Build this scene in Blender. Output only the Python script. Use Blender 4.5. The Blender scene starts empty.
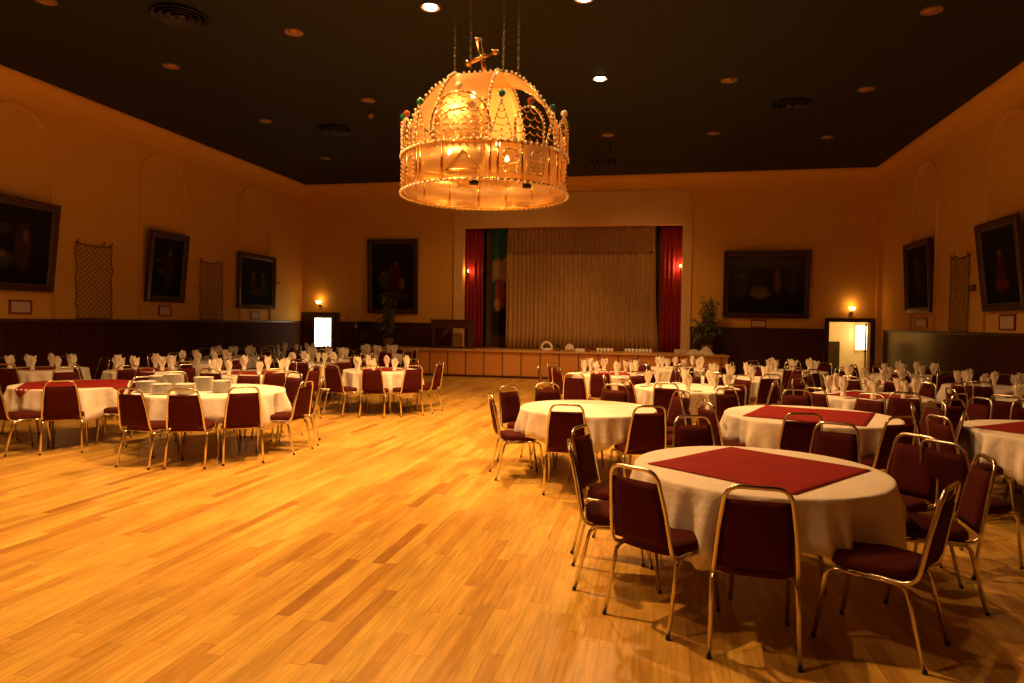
import bpy, math, random
from mathutils import Vector, Matrix
random.seed(7)
sc = bpy.context.scene
COL = sc.collection
PI = math.pi
def rad(a): return math.radians(a)

# ---------------------------------------------------------------- camera
EYE = 1.77
FPX = 678.84
yaw, pitch, roll = 0.2134, -0.0292, 0.0144
cam_d = bpy.data.cameras.new('camera'); cam = bpy.data.objects.new('camera', cam_d); COL.objects.link(cam)
fwd = Vector((-math.sin(yaw)*math.cos(pitch), math.cos(yaw)*math.cos(pitch), math.sin(pitch)))
rgt = Vector((math.cos(yaw), math.sin(yaw), 0)); upv = rgt.cross(fwd)
r2 = math.cos(roll)*rgt + math.sin(roll)*upv; u2 = -math.sin(roll)*rgt + math.cos(roll)*upv
mw = Matrix((r2, u2, -fwd)).transposed().to_4x4(); mw.translation = Vector((0, 0, EYE))
cam.matrix_world = mw
cam_d.sensor_width = 36; cam_d.lens = FPX/1024*36; cam_d.clip_end = 200
sc.camera = cam

# ---------------------------------------------------------------- world, exposure, light
sc.view_settings.view_transform = 'Standard'; sc.view_settings.look = 'None'
sc.view_settings.gamma = 1.0; sc.view_settings.use_curve_mapping = False
sc.view_settings.exposure = 0.12
w = bpy.data.worlds.new('world'); sc.world = w; w.use_nodes = True
w.node_tree.nodes['Background'].inputs[0].default_value = (1, .6, .25, 1)
w.node_tree.nodes['Background'].inputs[1].default_value = 0.004
WARM = (1.0, 0.475, 0.15)
def spot(loc, power, angle=110, blend=1.0, size=.09, color=WARM, target=None):
    l = bpy.data.lights.new('spot', 'SPOT'); l.energy = power; l.color = color
    l.spot_size = rad(angle); l.spot_blend = blend; l.shadow_soft_size = size
    o = bpy.data.objects.new('spot_light', l); COL.objects.link(o); o.location = loc
    if target is not None: o.rotation_euler = (Vector(target)-Vector(loc)).to_track_quat('-Z', 'Y').to_euler()
    return o
def point(loc, power, size=.05, color=WARM):
    l = bpy.data.lights.new('bulb_light', 'POINT'); l.energy = power; l.color = color; l.shadow_soft_size = size
    o = bpy.data.objects.new('bulb_light', l); COL.objects.link(o); o.location = loc
    return o
XL, XR, YB, YF, ZC, ZW = -12.405, 6.402, 21.98, -5.0, 6.42, 1.69
STAGE_Y, STAGE_Z, SX0, SX1 = 20.73, .87, -9.56, 1.98
LIT = [(-3.45, 9.75, 1450), (-1.2, 13.2, 1150), (-1.15, 9.85, 900), (-3.45, 6.05, 1200), (-1.2, 6.05, 150), (-3.45, 2.4, 290), (-5.95, 6.05, 420), (-8.95, 4.8, 260)]
for lx, ly, lp in LIT:
    spot((lx, ly, ZC-.06), lp*1.25, 142, 1.0, .10)
for tx, ty, tz, tp in ((-5.2, 22.3, 2.2, 170), (-2.9, 20.7, .5, 420), (-.6, 22.3, 2.2, 170), (-7.5, 20.7, .5, 260), (1.5, 20.7, .5, 130)):   # spots added at the dark hanging bar to brighten curtain and stage front
    spot((-1.5+(tx+2.9)*.05, 17.6, 5.75), tp, 70, .95, .08, WARM, (tx, ty, tz))

# ---------------------------------------------------------------- materials
def newmat(name):
    m = bpy.data.materials.new(name); m.use_nodes = True
    nt = m.node_tree; b = nt.nodes['Principled BSDF']; return m, nt, b
def setp(b, **k):
    names = {'base': 'Base Color', 'rough': 'Roughness', 'metal': 'Metallic', 'ecol': 'Emission Color', 'estr': 'Emission Strength', 'spec': 'Specular IOR Level',
             'coat': 'Coat Weight', 'coatr': 'Coat Roughness', 'trans': 'Transmission Weight', 'sheen': 'Sheen Weight', 'alpha': 'Alpha'}
    for a, v in k.items():
        if a in ('base', 'ecol'): v = (*v, 1)
        b.inputs[names[a]].default_value = v
def N(nt, t, **k):
    n = nt.nodes.new(t)
    for a, v in k.items():
        if a.startswith('i_'):
            key = a[2:]; key = int(key) if key.isdigit() else key.replace('_', ' ')
            n.inputs[key].default_value = v
        else: setattr(n, a, v)
    return n
def L(nt, a, ao, b, bi): nt.links.new(a.outputs[ao], b.inputs[bi])
def math_(nt, op, a, b=None, c=None):
    n = nt.nodes.new('ShaderNodeMath'); n.operation = op
    for i, v in enumerate((a, b, c)):
        if v is None: continue
        if isinstance(v, (int, float)): n.inputs[i].default_value = v
        else: nt.links.new(v, n.inputs[i])
    return n.outputs[0]
def mix_(nt, f, a, b):
    n = nt.nodes.new('ShaderNodeMix'); n.data_type = 'RGBA'
    if isinstance(f, (int, float)): n.inputs[0].default_value = f
    else: nt.links.new(f, n.inputs[0])
    for i, v in ((6, a), (7, b)):
        if isinstance(v, tuple): n.inputs[i].default_value = (*v, 1)
        else: nt.links.new(v, n.inputs[i])
    return n.outputs[2]
def noisemat(name, c1, c2, scale=8, rough=.6, bump=.0, stretch=(1, 1, 1), detail=4, **k):
    m, nt, b = newmat(name); setp(b, rough=rough, **k)
    tc = N(nt, 'ShaderNodeTexCoord'); mp = N(nt, 'ShaderNodeMapping'); mp.inputs['Scale'].default_value = stretch
    L(nt, tc, 'Object', mp, 0)
    n = N(nt, 'ShaderNodeTexNoise', i_Scale=scale, i_Detail=detail); L(nt, mp, 0, n, 0)
    r = N(nt, 'ShaderNodeValToRGB'); r.color_ramp.elements[0].position = .3; r.color_ramp.elements[1].position = .7
    r.color_ramp.elements[0].color = (*c1, 1); r.color_ramp.elements[1].color = (*c2, 1)
    L(nt, n, 0, r, 0); L(nt, r, 0, b, 'Base Color')
    if bump:
        bp = N(nt, 'ShaderNodeBump', i_Strength=bump, i_Distance=.01); L(nt, n, 0, bp, 'Height'); L(nt, bp, 0, b, 'Normal')
    return m
def emitmat(name, col, s):
    m, nt, b = newmat(name); setp(b, base=(.8, .8, .8), ecol=col, estr=s, rough=.5); return m

M = {}
M['wall'] = noisemat('cream_wall_paint', (.82, .47, .082), (.86, .50, .092), 3, .85, .05)
M['pale'] = noisemat('pale_wall_paint', (.82, .56, .24), (.86, .60, .27), 3, .75, .05)
M['ceiling'] = noisemat('black_ceiling_paint', (.006, .009, .007), (.011, .015, .010), 5, .8, .3)
M['mahogany'] = noisemat('dark_mahogany', (.060, .014, .006), (.105, .026, .010), 2.5, .34, .04, (6, 6, .6))
M['darkwood'] = noisemat('dark_walnut', (.07, .022, .010), (.12, .035, .014), 6, .4, .05, (1, 1, 6))
M['frame'] = noisemat('picture_frame_wood', (.050, .014, .007), (.080, .022, .010), 14, .4, .05)
M['gilt'] = noisemat('tarnished_gilt', (.09, .055, .022), (.14, .09, .035), 20, .6, .1)
M['fabric'] = noisemat('burgundy_upholstery', (.055, .006, .004), (.085, .010, .006), 160, .9, .25, spec=.15)
M['metal'] = noisemat('brassy_steel_tube', (.74, .66, .52), (.82, .74, .60), 12, .22, 0, metal=1.0)
M['cap'] = noisemat('dark_rubber', (.02, .015, .012), (.03, .02, .015), 30, .7)
M['cloth'] = noisemat('ivory_tablecloth', (.86, .80, .70), (.90, .84, .74), 7, .85, .55)
for _n in M['cloth'].node_tree.nodes:
    if _n.type == 'BUMP': _n.inputs['Distance'].default_value = .035
M['napkin'] = noisemat('ivory_napkin', (.86, .78, .64), (.92, .84, .72), 12, .85, .05)
M['overlay'] = noisemat('burgundy_overlay_cloth', (.24, .014, .010), (.31, .020, .014), 8, .85, .1, spec=.2)
M['china'] = noisemat('white_china', (.88, .86, .80), (.92, .90, .84), 5, .15)
M['tabletop'] = noisemat('plywood_table', (.20, .11, .05), (.26, .15, .07), 5, .5)
M['curtain'] = noisemat('beige_stage_curtain', (.42, .255, .09), (.52, .325, .125), 10, .9, .1, (2, 2, .3))
M['valance'] = noisemat('tan_valance_cloth', (.30, .165, .06), (.36, .20, .08), 10, .9, .1, (2, 2, .3))
M['drape'] = noisemat('crimson_velvet', (.22, .005, .006), (.32, .009, .009), 12, .8, .05)
M['gold'] = noisemat('polished_gold', (.80, .50, .16), (.92, .62, .24), 20, .22, .05, metal=1.0)
M['pearl'] = noisemat('cream_pearl', (.86, .74, .52), (.92, .80, .60), 20, .18)
M['green'] = noisemat('green_glass_ball', (.01, .09, .04), (.02, .14, .06), 12, .12)
M['red'] = noisemat('red_stone_ball', (.20, .045, .02), (.28, .07, .03), 12, .15)
M['leaf'] = noisemat('leaf_green', (.09, .12, .045), (.22, .26, .09), 9, .5)
M['bark'] = noisemat('bark_brown', (.07, .04, .02), (.11, .06, .03), 30, .8)
M['pot'] = noisemat('glazed_pot', (.30, .17, .08), (.36, .21, .10), 9, .4)
M['black'] = noisemat('black_metal', (.012, .010, .008), (.02, .016, .012), 9, .45)
M['rope'] = noisemat('brown_net_cord', (.06, .028, .012), (.10, .045, .02), 40, .8)
M['lens'] = noisemat('copper_lamp_lens', (.28, .15, .06), (.33, .18, .07), 8, .35)
M['redframe'] = noisemat('red_wood_frame', (.22, .03, .015), (.28, .04, .02), 12, .4)
M['paper'] = noisemat('cream_paper', (.70, .52, .34), (.76, .58, .38), 30, .8)
M['bulb'] = emitmat('lit_bulb', (1, .80, .45), 60)
M['lamplit'] = emitmat('lit_downlight', (1, .86, .58), 40)
M['shade'] = emitmat('lit_sconce_shade', (1, .50, .14), 7)
M['daylight'] = emitmat('daylit_glass', (1, .86, .52), 5)
M['daylight2'] = emitmat('daylit_window', (1, .90, .58), 5)
M['corridor'] = noisemat('corridor_cream', (.76, .60, .32), (.80, .64, .36), 4, .7)
M['greydoor'] = noisemat('grey_door_paint', (.22, .22, .18), (.26, .26, .21), 4, .4)
M['deck'] = noisemat('stage_boards', (.60, .34, .10), (.70, .40, .13), 3, .35, .03, (12, .5, 1))
M['sign'] = emitmat('red_sign_face', (1, .05, .03), .06)  # faint red glow put into the sign face itself

def planks():
    m, nt, b = newmat('maple_strip_floor')
    tc = N(nt, 'ShaderNodeTexCoord'); sp = N(nt, 'ShaderNodeSeparateXYZ'); L(nt, tc, 'Object', sp, 0)
    x, y = sp.outputs[0], sp.outputs[1]
    xs = math_(nt, 'DIVIDE', x, .096); row = math_(nt, 'FLOOR', xs); fx = math_(nt, 'FRACT', xs)
    wn = N(nt, 'ShaderNodeTexWhiteNoise', noise_dimensions='1D'); nt.links.new(row, wn.inputs['W'])
    yo = math_(nt, 'MULTIPLY', wn.outputs[0], 7.3); ys = math_(nt, 'DIVIDE', math_(nt, 'ADD', y, yo), .98)
    brd = math_(nt, 'FLOOR', ys); fy = math_(nt, 'FRACT', ys)
    cb = N(nt, 'ShaderNodeCombineXYZ'); nt.links.new(row, cb.inputs[0]); nt.links.new(brd, cb.inputs[1])
    w2 = N(nt, 'ShaderNodeTexWhiteNoise', noise_dimensions='2D'); L(nt, cb, 0, w2, 0)
    ramp = N(nt, 'ShaderNodeValToRGB'); L(nt, w2, 0, ramp, 0)
    e = ramp.color_ramp.elements
    e[0].position = 0; e[0].color = (.42, .20, .035, 1); e[1].position = 1; e[1].color = (.74, .475, .095, 1)
    for p_, c_ in ((.05, (.54, .29, .052, 1)), (.14, (.61, .345, .062, 1)), (.5, (.68, .405, .08, 1))):
        q = e.new(p_); q.color = c_
    # grain
    mp = N(nt, 'ShaderNodeMapping'); mp.inputs['Scale'].default_value = (26, 1.7, 1); L(nt, tc, 'Object', mp, 0)
    off = N(nt, 'ShaderNodeVectorMath', operation='ADD'); L(nt, mp, 0, off, 0)
    sc_ = N(nt, 'ShaderNodeVectorMath', operation='SCALE'); L(nt, w2, 1, sc_, 0); sc_.inputs[3].default_value = 40; L(nt, sc_, 0, off, 1)
    ng = N(nt, 'ShaderNodeTexNoise', i_Scale=1.6, i_Detail=6, i_Roughness=.6); L(nt, off, 0, ng, 0)
    g = math_(nt, 'MULTIPLY_ADD', ng.outputs[0], 1.10, .42)
    mb_ = N(nt, 'ShaderNodeMapping'); mb_.inputs['Scale'].default_value = (2.6, .55, 1); L(nt, tc, 'Object', mb_, 0)
    nb = N(nt, 'ShaderNodeTexNoise', i_Scale=1.3, i_Detail=7, i_Roughness=.62); L(nt, mb_, 0, nb, 0)
    blot = math_(nt, 'MULTIPLY_ADD', nb.outputs[0], 1.0, .48)
    seamx = math_(nt, 'LESS_THAN', math_(nt, 'ABSOLUTE', math_(nt, 'SUBTRACT', fx, .5)), .48)
    seamy = math_(nt, 'LESS_THAN', math_(nt, 'ABSOLUTE', math_(nt, 'SUBTRACT', fy, .5)), .497)
    seam = math_(nt, 'MULTIPLY_ADD', math_(nt, 'MULTIPLY', seamx, seamy), .30, .70)
    k = math_(nt, 'MULTIPLY', math_(nt, 'MULTIPLY', g, blot), seam)
    vm = N(nt, 'ShaderNodeVectorMath', operation='SCALE'); L(nt, ramp, 0, vm, 0); nt.links.new(k, vm.inputs[3])
    L(nt, vm, 0, b, 'Base Color')
    rr = math_(nt, 'MULTIPLY_ADD', ng.outputs[0], .16, .24); nt.links.new(rr, b.inputs['Roughness'])
    setp(b, spec=.35)
    bp = N(nt, 'ShaderNodeBump', i_Strength=.12, i_Distance=.004); nt.links.new(k, bp.inputs['Height']); L(nt, bp, 0, b, 'Normal')
    return m
M['floor'] = planks()

def groovewood(name, c1, c2, pitch, axis, rough=.35, groove=.03, gd=.35):
    m, nt, b = newmat(name); setp(b, rough=rough)
    tc = N(nt, 'ShaderNodeTexCoord'); sp = N(nt, 'ShaderNodeSeparateXYZ'); L(nt, tc, 'Object', sp, 0)
    s = math_(nt, 'DIVIDE', sp.outputs[axis], pitch); fl = math_(nt, 'FLOOR', s); fr = math_(nt, 'FRACT', s)
    wn = N(nt, 'ShaderNodeTexWhiteNoise', noise_dimensions='1D'); nt.links.new(fl, wn.inputs['W'])
    mp = N(nt, 'ShaderNodeMapping'); mp.inputs['Scale'].default_value = (14, 14, .8); L(nt, tc, 'Object', mp, 0)
    n = N(nt, 'ShaderNodeTexNoise', i_Scale=2, i_Detail=5); L(nt, mp, 0, n, 0)
    f = math_(nt, 'MULTIPLY_ADD', wn.outputs[0], .5, math_(nt, 'MULTIPLY', n.outputs[0], .5))
    c = mix_(nt, f, c1, c2)
    gr = math_(nt, 'LESS_THAN', math_(nt, 'ABSOLUTE', math_(nt, 'SUBTRACT', fr, .5)), .5-groove)
    k = math_(nt, 'MULTIPLY_ADD', gr, 1-gd, gd)
    vm = N(nt, 'ShaderNodeVectorMath', operation='SCALE'); nt.links.new(c, vm.inputs[0]); nt.links.new(k, vm.inputs[3])
    L(nt, vm, 0, b, 'Base Color')
    bp = N(nt, 'ShaderNodeBump', i_Strength=.3, i_Distance=.006); nt.links.new(k, bp.inputs['Height']); L(nt, bp, 0, b, 'Normal')
    return m
M['wains_x'] = groovewood('wainscot_boards_across', (.050, .011, .005), (.085, .020, .008), .40, 0, .42)
M['wains_y'] = groovewood('wainscot_boards_along', (.050, .011, .005), (.085, .020, .008), .40, 1, .85)
M['wains_y'].node_tree.nodes['Principled BSDF'].inputs['Specular IOR Level'].default_value = .15
M['wains_y2'] = groovewood('polished_wainscot_boards', (.050, .014, .005), (.085, .024, .008), .40, 1, .20)
M['stagefront'] = groovewood('stage_front_panels', (.62, .27, .06), (.78, .36, .085), .60, 0, .4, .035, .25)

def goldsheet():
    m, nt, b = newmat('translucent_gold_sheet')
    setp(b, base=(.80, .56, .24), metal=.75, rough=.34)
    tc = N(nt, 'ShaderNodeTexCoord'); n = N(nt, 'ShaderNodeTexNoise', i_Scale=9, i_Detail=4); L(nt, tc, 'Object', n, 0)
    bp = N(nt, 'ShaderNodeBump', i_Strength=.25, i_Distance=.01); L(nt, n, 0, bp, 'Height'); L(nt, bp, 0, b, 'Normal')
    tl = N(nt, 'ShaderNodeBsdfTranslucent'); tl.inputs[0].default_value = (.90, .66, .34, 1)
    tr = N(nt, 'ShaderNodeBsdfTransparent'); tr.inputs[0].default_value = (1, .86, .60, 1)
    m1 = N(nt, 'ShaderNodeMixShader'); m1.inputs[0].default_value = .35; L(nt, b, 0, m1, 1); L(nt, tl, 0, m1, 2)
    m2 = N(nt, 'ShaderNodeMixShader'); m2.inputs[0].default_value = .50; L(nt, m1, 0, m2, 1); L(nt, tr, 0, m2, 2)
    L(nt, m2, 0, nt.nodes['Material Output'], 0)
    return m
M['sheet'] = goldsheet()

def blobs(name, ground, top, items, seed=0.0, dist=.05, rough=.9):
    """dark oil-painting surface; items: (u, v, ru, rv, colour), u/v in 0..1 of the canvas (Generated X and Z)"""
    m, nt, b = newmat(name); setp(b, rough=rough, spec=.1)
    tc = N(nt, 'ShaderNodeTexCoord')
    n = N(nt, 'ShaderNodeTexNoise', i_Scale=5, i_Detail=6, i_Roughness=.65); n.noise_dimensions = '4D'; n.inputs['W'].default_value = seed
    L(nt, tc, 'Generated', n, 0)
    vs = N(nt, 'ShaderNodeVectorMath', operation='SUBTRACT'); L(nt, n, 1, vs, 0); vs.inputs[1].default_value = (.5, .5, .5)
    sc_ = N(nt, 'ShaderNodeVectorMath', operation='SCALE'); L(nt, vs, 0, sc_, 0); sc_.inputs[3].default_value = dist*4
    ad = N(nt, 'ShaderNodeVectorMath', operation='ADD'); L(nt, tc, 'Generated', ad, 0); L(nt, sc_, 0, ad, 1)
    sp = N(nt, 'ShaderNodeSeparateXYZ'); L(nt, ad, 0, sp, 0)
    u, v = sp.outputs[0], sp.outputs[2]
    c = mix_(nt, v, ground, top)
    for (cu, cv, ru, rv, col) in items:
        a = math_(nt, 'DIVIDE', math_(nt, 'SUBTRACT', u, cu), ru); d = math_(nt, 'DIVIDE', math_(nt, 'SUBTRACT', v, cv), rv)
        q = math_(nt, 'ADD', math_(nt, 'MULTIPLY', a, a), math_(nt, 'MULTIPLY', d, d))
        f = N(nt, 'ShaderNodeMapRange'); nt.links.new(q, f.inputs[0]); f.inputs[1].default_value = 1.3; f.inputs[2].default_value = .6
        c = mix_(nt, f.outputs[0], c, col)
    nt.links.new(c, b.inputs['Base Color']); return m

# ---------------------------------------------------------------- mesh builder
class MB:
    def __init__(s): s.v = []; s.f = []; s.s = []
    def add(s, vs, fs, smooth=False):
        o = len(s.v); s.v += [tuple(p) for p in vs]; s.f += [tuple(i+o for i in f) for f in fs]; s.s += [smooth]*len(fs); return s
    def box(s, a, b, bev=0.0):
        (x0, y0, z0), (x1, y1, z1) = a, b
        x0, x1 = min(x0, x1), max(x0, x1); y0, y1 = min(y0, y1), max(y0, y1); z0, z1 = min(z0, z1), max(z0, z1)
        if bev <= 0:
            return s.add([(x0, y0, z0), (x1, y0, z0), (x1, y1, z0), (x0, y1, z0), (x0, y0, z1), (x1, y0, z1), (x1, y1, z1), (x0, y1, z1)],
                  [(0, 3, 2, 1), (4, 5, 6, 7), (0, 1, 5, 4), (1, 2, 6, 5), (2, 3, 7, 6), (3, 0, 4, 7)])
        def ring(z, i): return [(x0+i, y0, z), (x1-i, y0, z), (x1, y0+i, z), (x1, y1-i, z), (x1-i, y1, z), (x0+i, y1, z), (x0, y1-i, z), (x0, y0+i, z)]
        def inner(z, i): return [(x0+i, y0+i, z), (x1-i, y0+i, z), (x1-i, y0+i, z), (x1-i, y1-i, z), (x1-i, y1-i, z), (x0+i, y1-i, z), (x0+i, y1-i, z), (x0+i, y0+i, z)]
        R = [inner(z0, bev), ring(z0+bev, bev), ring(z1-bev, bev), inner(z1, bev)]
        vs = [p for r in R for p in r]; fs = []
        for k in range(3):
            for i in range(8):
                j = (i+1) % 8; fs.append((k*8+i, k*8+j, k*8+8+j, k*8+8+i))
        fs.append(tuple(range(7, -1, -1))); fs.append(tuple(range(24, 32)))
        return s.add(vs, fs)
    def tube(s, pts, r, n=8, closed=False, smooth=True, sq=False, ref=None, caps=True):
        P = [Vector(p) for p in pts]; m = len(P); vs = []; fs = []
        prev = None
        for i in range(m):
            if closed: t = (P[(i+1) % m]-P[i-1])
            else: t = P[min(i+1, m-1)]-P[max(i-1, 0)]
            t.normalize()
            if prev is None:
                a = Vector(ref) if ref else (Vector((0, 0, 1)) if abs(t.z) < .9 else Vector((1, 0, 0)))
            else: a = prev
            a = (a-t*a.dot(t)).normalized(); prev = a; b = t.cross(a)
            rr = r[i] if isinstance(r, (list, tuple)) else r
            for k in range(n):
                th = 2*PI*k/n + (PI/n if sq else 0)
                vs.append(P[i]+a*(rr*math.cos(th))+b*(rr*math.sin(th)))
        for i in range(m if closed else m-1):
            j = (i+1) % m
            for k in range(n):
                l = (k+1) % n; fs.append((i*n+k, i*n+l, j*n+l, j*n+k))
        if not closed and caps: fs.append(tuple(range(n-1, -1, -1))); fs.append(tuple((m-1)*n+k for k in range(n)))
        return s.add(vs, fs, smooth)
    def lathe(s, prof, n=24, c=(0, 0, 0), smooth=True):
        vs = []; fs = []
        for (r, z) in prof:
            for k in range(n):
                a = 2*PI*k/n; vs.append((c[0]+r*math.cos(a), c[1]+r*math.sin(a), c[2]+z))
        m = len(prof)
        for i in range(m-1):
            for k in range(n):
                l = (k+1) % n; fs.append((i*n+k, i*n+l, (i+1)*n+l, (i+1)*n+k))
        if prof[0][0] > 1e-5: fs.append(tuple(range(n-1, -1, -1)))
        if prof[-1][0] > 1e-5: fs.append(tuple((m-1)*n+k for k in range(n)))
        return s.add(vs, fs, smooth)
    def ball(s, c, r, n=10, m=6):
        vs = [(c[0], c[1], c[2]-r)]; fs = []
        for i in range(1, m):
            ph = -PI/2+PI*i/m
            for k in range(n): a = 2*PI*k/n; vs.append((c[0]+r*math.cos(ph)*math.cos(a), c[1]+r*math.cos(ph)*math.sin(a), c[2]+r*math.sin(ph)))
        vs.append((c[0], c[1], c[2]+r)); T = len(vs)-1
        for k in range(n):
            l = (k+1) % n; fs.append((0, 1+l, 1+k)); fs.append((T, 1+(m-2)*n+k, 1+(m-2)*n+l))
            for i in range(m-2): fs.append((1+i*n+k, 1+i*n+l, 1+(i+1)*n+l, 1+(i+1)*n+k))
        return s.add(vs, fs, True)
    def grid(s, fn, nu, nv, closeu=False, smooth=True, thick=0.0):
        vs = [fn(i/nu, j/nv) for j in range(nv+1) for i in range(nu+1)]
        fs = [(j*(nu+1)+i, j*(nu+1)+i+1, (j+1)*(nu+1)+i+1, (j+1)*(nu+1)+i) for j in range(nv) for i in range(nu)]
        return s.add(vs, fs, smooth)
    def prism(s, outline, axis, a, b, smooth=False):
        """outline: 2-D loop; extruded along axis (0,1,2) from a to b"""
        def P(p, t):
            q = [p[0], p[1]]; q.insert(axis, t); return tuple(q)
        n = len(outline); vs = [P(p, a) for p in outline]+[P(p, b) for p in outline]
        fs = [tuple(range(n-1, -1, -1)), tuple(range(n, 2*n))]+[(i, (i+1) % n, n+(i+1) % n, n+i) for i in range(n)]
        return s.add(vs, fs, smooth)
    def mesh(s, name, m):
        me = bpy.data.meshes.new(name); me.from_pydata(s.v, [], s.f)
        me.polygons.foreach_set('use_smooth', s.s); me.materials.append(m); me.update(); return me
    def build(s, name, m, parent=None, solid=0.0):
        me = s.mesh(name, m)
        import bmesh
        bm = bmesh.new(); bm.from_mesh(me); bmesh.ops.recalc_face_normals(bm, faces=bm.faces); bm.to_mesh(me); bm.free()
        return link(name, me, parent, solid)
def link(name, me, parent=None, solid=0.0):
    o = bpy.data.objects.new(name, me); COL.objects.link(o)
    if parent: o.parent = parent
    if solid:
        md = o.modifiers.new('solid', 'SOLIDIFY'); md.thickness = solid; md.offset = 0
    return o
def tag(o, label, cat, group=None, kind=None):
    o['label'] = label; o['category'] = cat
    if group: o['group'] = group
    if kind: o['kind'] = kind
    return o
def thing(name, label, cat, loc=(0, 0, 0), rz=0.0, group=None):
    o = bpy.data.objects.new(name, None); COL.objects.link(o); o.location = loc; o.rotation_euler = (0, 0, rz); o.empty_display_size = .1
    return tag(o, label, cat, group)
def struct(o): o['kind'] = 'structure'; return o
KIDS = {}
def copy_tree(o, parent=None):
    c = o.copy(); COL.objects.link(c)
    if parent: c.parent = parent
    for ch in list(o.children): copy_tree(ch, c)
    return c
def bezarc(p0, p1, p2, n=5):
    a, b, c = Vector(p0), Vector(p1), Vector(p2)
    return [tuple((1-t)**2*a+2*t*(1-t)*b+t*t*c) for t in [i/n for i in range(n+1)]]

# ---------------------------------------------------------------- room shell
struct(MB().box((XL-.3, YF, -.1), (XR+.3, YB, 0)).build('floor', M['floor']))
struct(MB().box((XL-.3, YF-.2, ZC), (XR+.3, YB+.3, ZC+.15)).build('ceiling', M['ceiling']))
struct(MB().box((XL-.25, YF, 0), (XL, YB+.25, ZC)).build('wall_left', M['wall']))
struct(MB().box((XR, YF, 0), (XR+.25, YB+.25, ZC)).build('wall_right', M['wall']))
struct(MB().box((XL, YF-.2, 0), (XR, YF, ZC)).build('wall_front', M['wall']))
# back wall with openings: doorway right, proscenium
PX0, PX1, PZ1 = -6.48, .66, 4.89
DX0, DX1, DZ1 = 4.98, 6.12, 1.90
wb = MB()
wb.box((XL, YB, 0), (PX0, YB+.25, ZC)); wb.box((PX0, YB, PZ1), (PX1, YB+.25, ZC)); wb.box((PX0, YB, 0), (PX1, YB+.25, STAGE_Z-.02))
wb.box((PX1, YB, 0), (DX0, YB+.25, ZC)); wb.box((DX0, YB, DZ1), (DX1, YB+.25, ZC)); wb.box((DX1, YB, 0), (XR, YB+.25, ZC))
struct(wb.build('wall_back', M['wall']))
# raised pale surround of the stage opening, rounded upper corners
def surround():
    x0, x1, z1, r = PX0-.30, PX1+.28, 5.97, .42
    outer = [(x0, STAGE_Z)]+[(x0+r-r*math.cos(a), z1-r+r*math.sin(a)) for a in [PI/2*i/8 for i in range(9)]]
    outer += [(x1-r+r*math.sin(a), z1-r+r*math.cos(a)) for a in [PI/2*i/8 for i in range(9)]]+[(x1, STAGE_Z)]
    inner = [(PX0, STAGE_Z), (PX0, PZ1), (PX1, PZ1), (PX1, STAGE_Z)]
    m = MB(); n = len(outer)
    loop = outer+inner[::-1]
    return m.prism(loop, 1, YB-.07, YB)
so = surround().build('trim_1', M['pale']); struct(so)
# wainscot
def wains(name, boxes, mat, cap):
    m = MB()
    for a, b in boxes: m.box(a, b)
    struct(m.build(name, mat))
    m = MB()
    for a, b in cap: m.box(a, b, .01)
    return m
capm = wains('trim_2', [((XL, YF, 0), (XL+.03, YB-.02, ZW-.05))], M['wains_y'], [((XL, YF, ZW-.06), (XL+.06, YB-.02, ZW))]); struct(capm.build('trim_3', M['mahogany']))
capm = wains('trim_4', [((XR-.03, YF, 0), (XR, YB-.35, ZW-.05))], M['wains_y2'], [((XR-.06, YF, ZW-.06), (XR, YB-.35, ZW))]); struct(capm.build('trim_5', M['mahogany']))
capm = wains('trim_6', [((-11.0, YB-.03, 0), (PX0-.31, YB, ZW-.05)), ((PX1+.29, YB-.03, 0), (DX0-.14, YB, ZW-.05))], M['wains_x'],
             [((-11.0, YB-.06, ZW-.06), (PX0-.31, YB, ZW)), ((PX1+.29, YB-.06, ZW-.06), (DX0-.14, YB, ZW))]); struct(capm.build('trim_7', M['mahogany']))
# pale corner pier right of doorway
struct(MB().box((DX1+.13, YB-.10, ZW-.05), (XR, YB, ZC-.3)).build('trim_8', M['wall']))
struct(MB().box((DX1+.13, YB-.11, 0), (XR, YB, ZW-.05)).build('trim_30', M['pale']))
# cornice along the three walls
def cove(axis, wall, sgn, a, b):
    pr = [(0, 0), (0, -.42), (.03, -.42), (.04, -.36), (.05, -.34)]
    pr += [(.05+.20*(1-math.cos(t)), -.34+.28*math.sin(t)) for t in [PI/2*i/6 for i in range(1, 7)]]
    pr += [(.29, -.05), (.31, -.05), (.31, 0)]
    m = MB()
    if axis == 1: m.prism([(wall+sgn*p[0], ZC+p[1]) for p in pr], 1, a, b)
    else: m.prism([(wall+sgn*p[0], ZC+p[1]) for p in pr], 0, a, b)
    return m
struct(cove(1, XL, 1, YF, YB).build('trim_9', M['wall'])); struct(cove(1, XR, -1, YF, YB).build('trim_10', M['wall']))
struct(cove(0, YB, -1, XL+.02, XR-.02).build('trim_11', M['wall']))
# blind arches on the side walls (plaster mouldings)
k = 12
for wx, sg, cs in ((XL, 1, (3.0, 7.02, 11.05, 15.09, 19.12)), (XR, -1, (2.5, 6.55, 10.55, 14.6, 18.75))):
    for cy in cs:
        hw, zs = .80, 5.08
        pts = [(wx+sg*.012, cy-hw, ZW)]+[(wx+sg*.012, cy-hw, zs)]
        pts += [(wx+sg*.012, cy-hw*math.cos(a), zs+hw*math.sin(a)) for a in [PI*i/18 for i in range(1, 18)]]
        pts += [(wx+sg*.012, cy+hw, zs), (wx+sg*.012, cy+hw, ZW)]
        m = MB(); m.tube(pts, .035, 8); struct(m.build('trim_%d' % k, M['wall'])); k += 1

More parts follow.
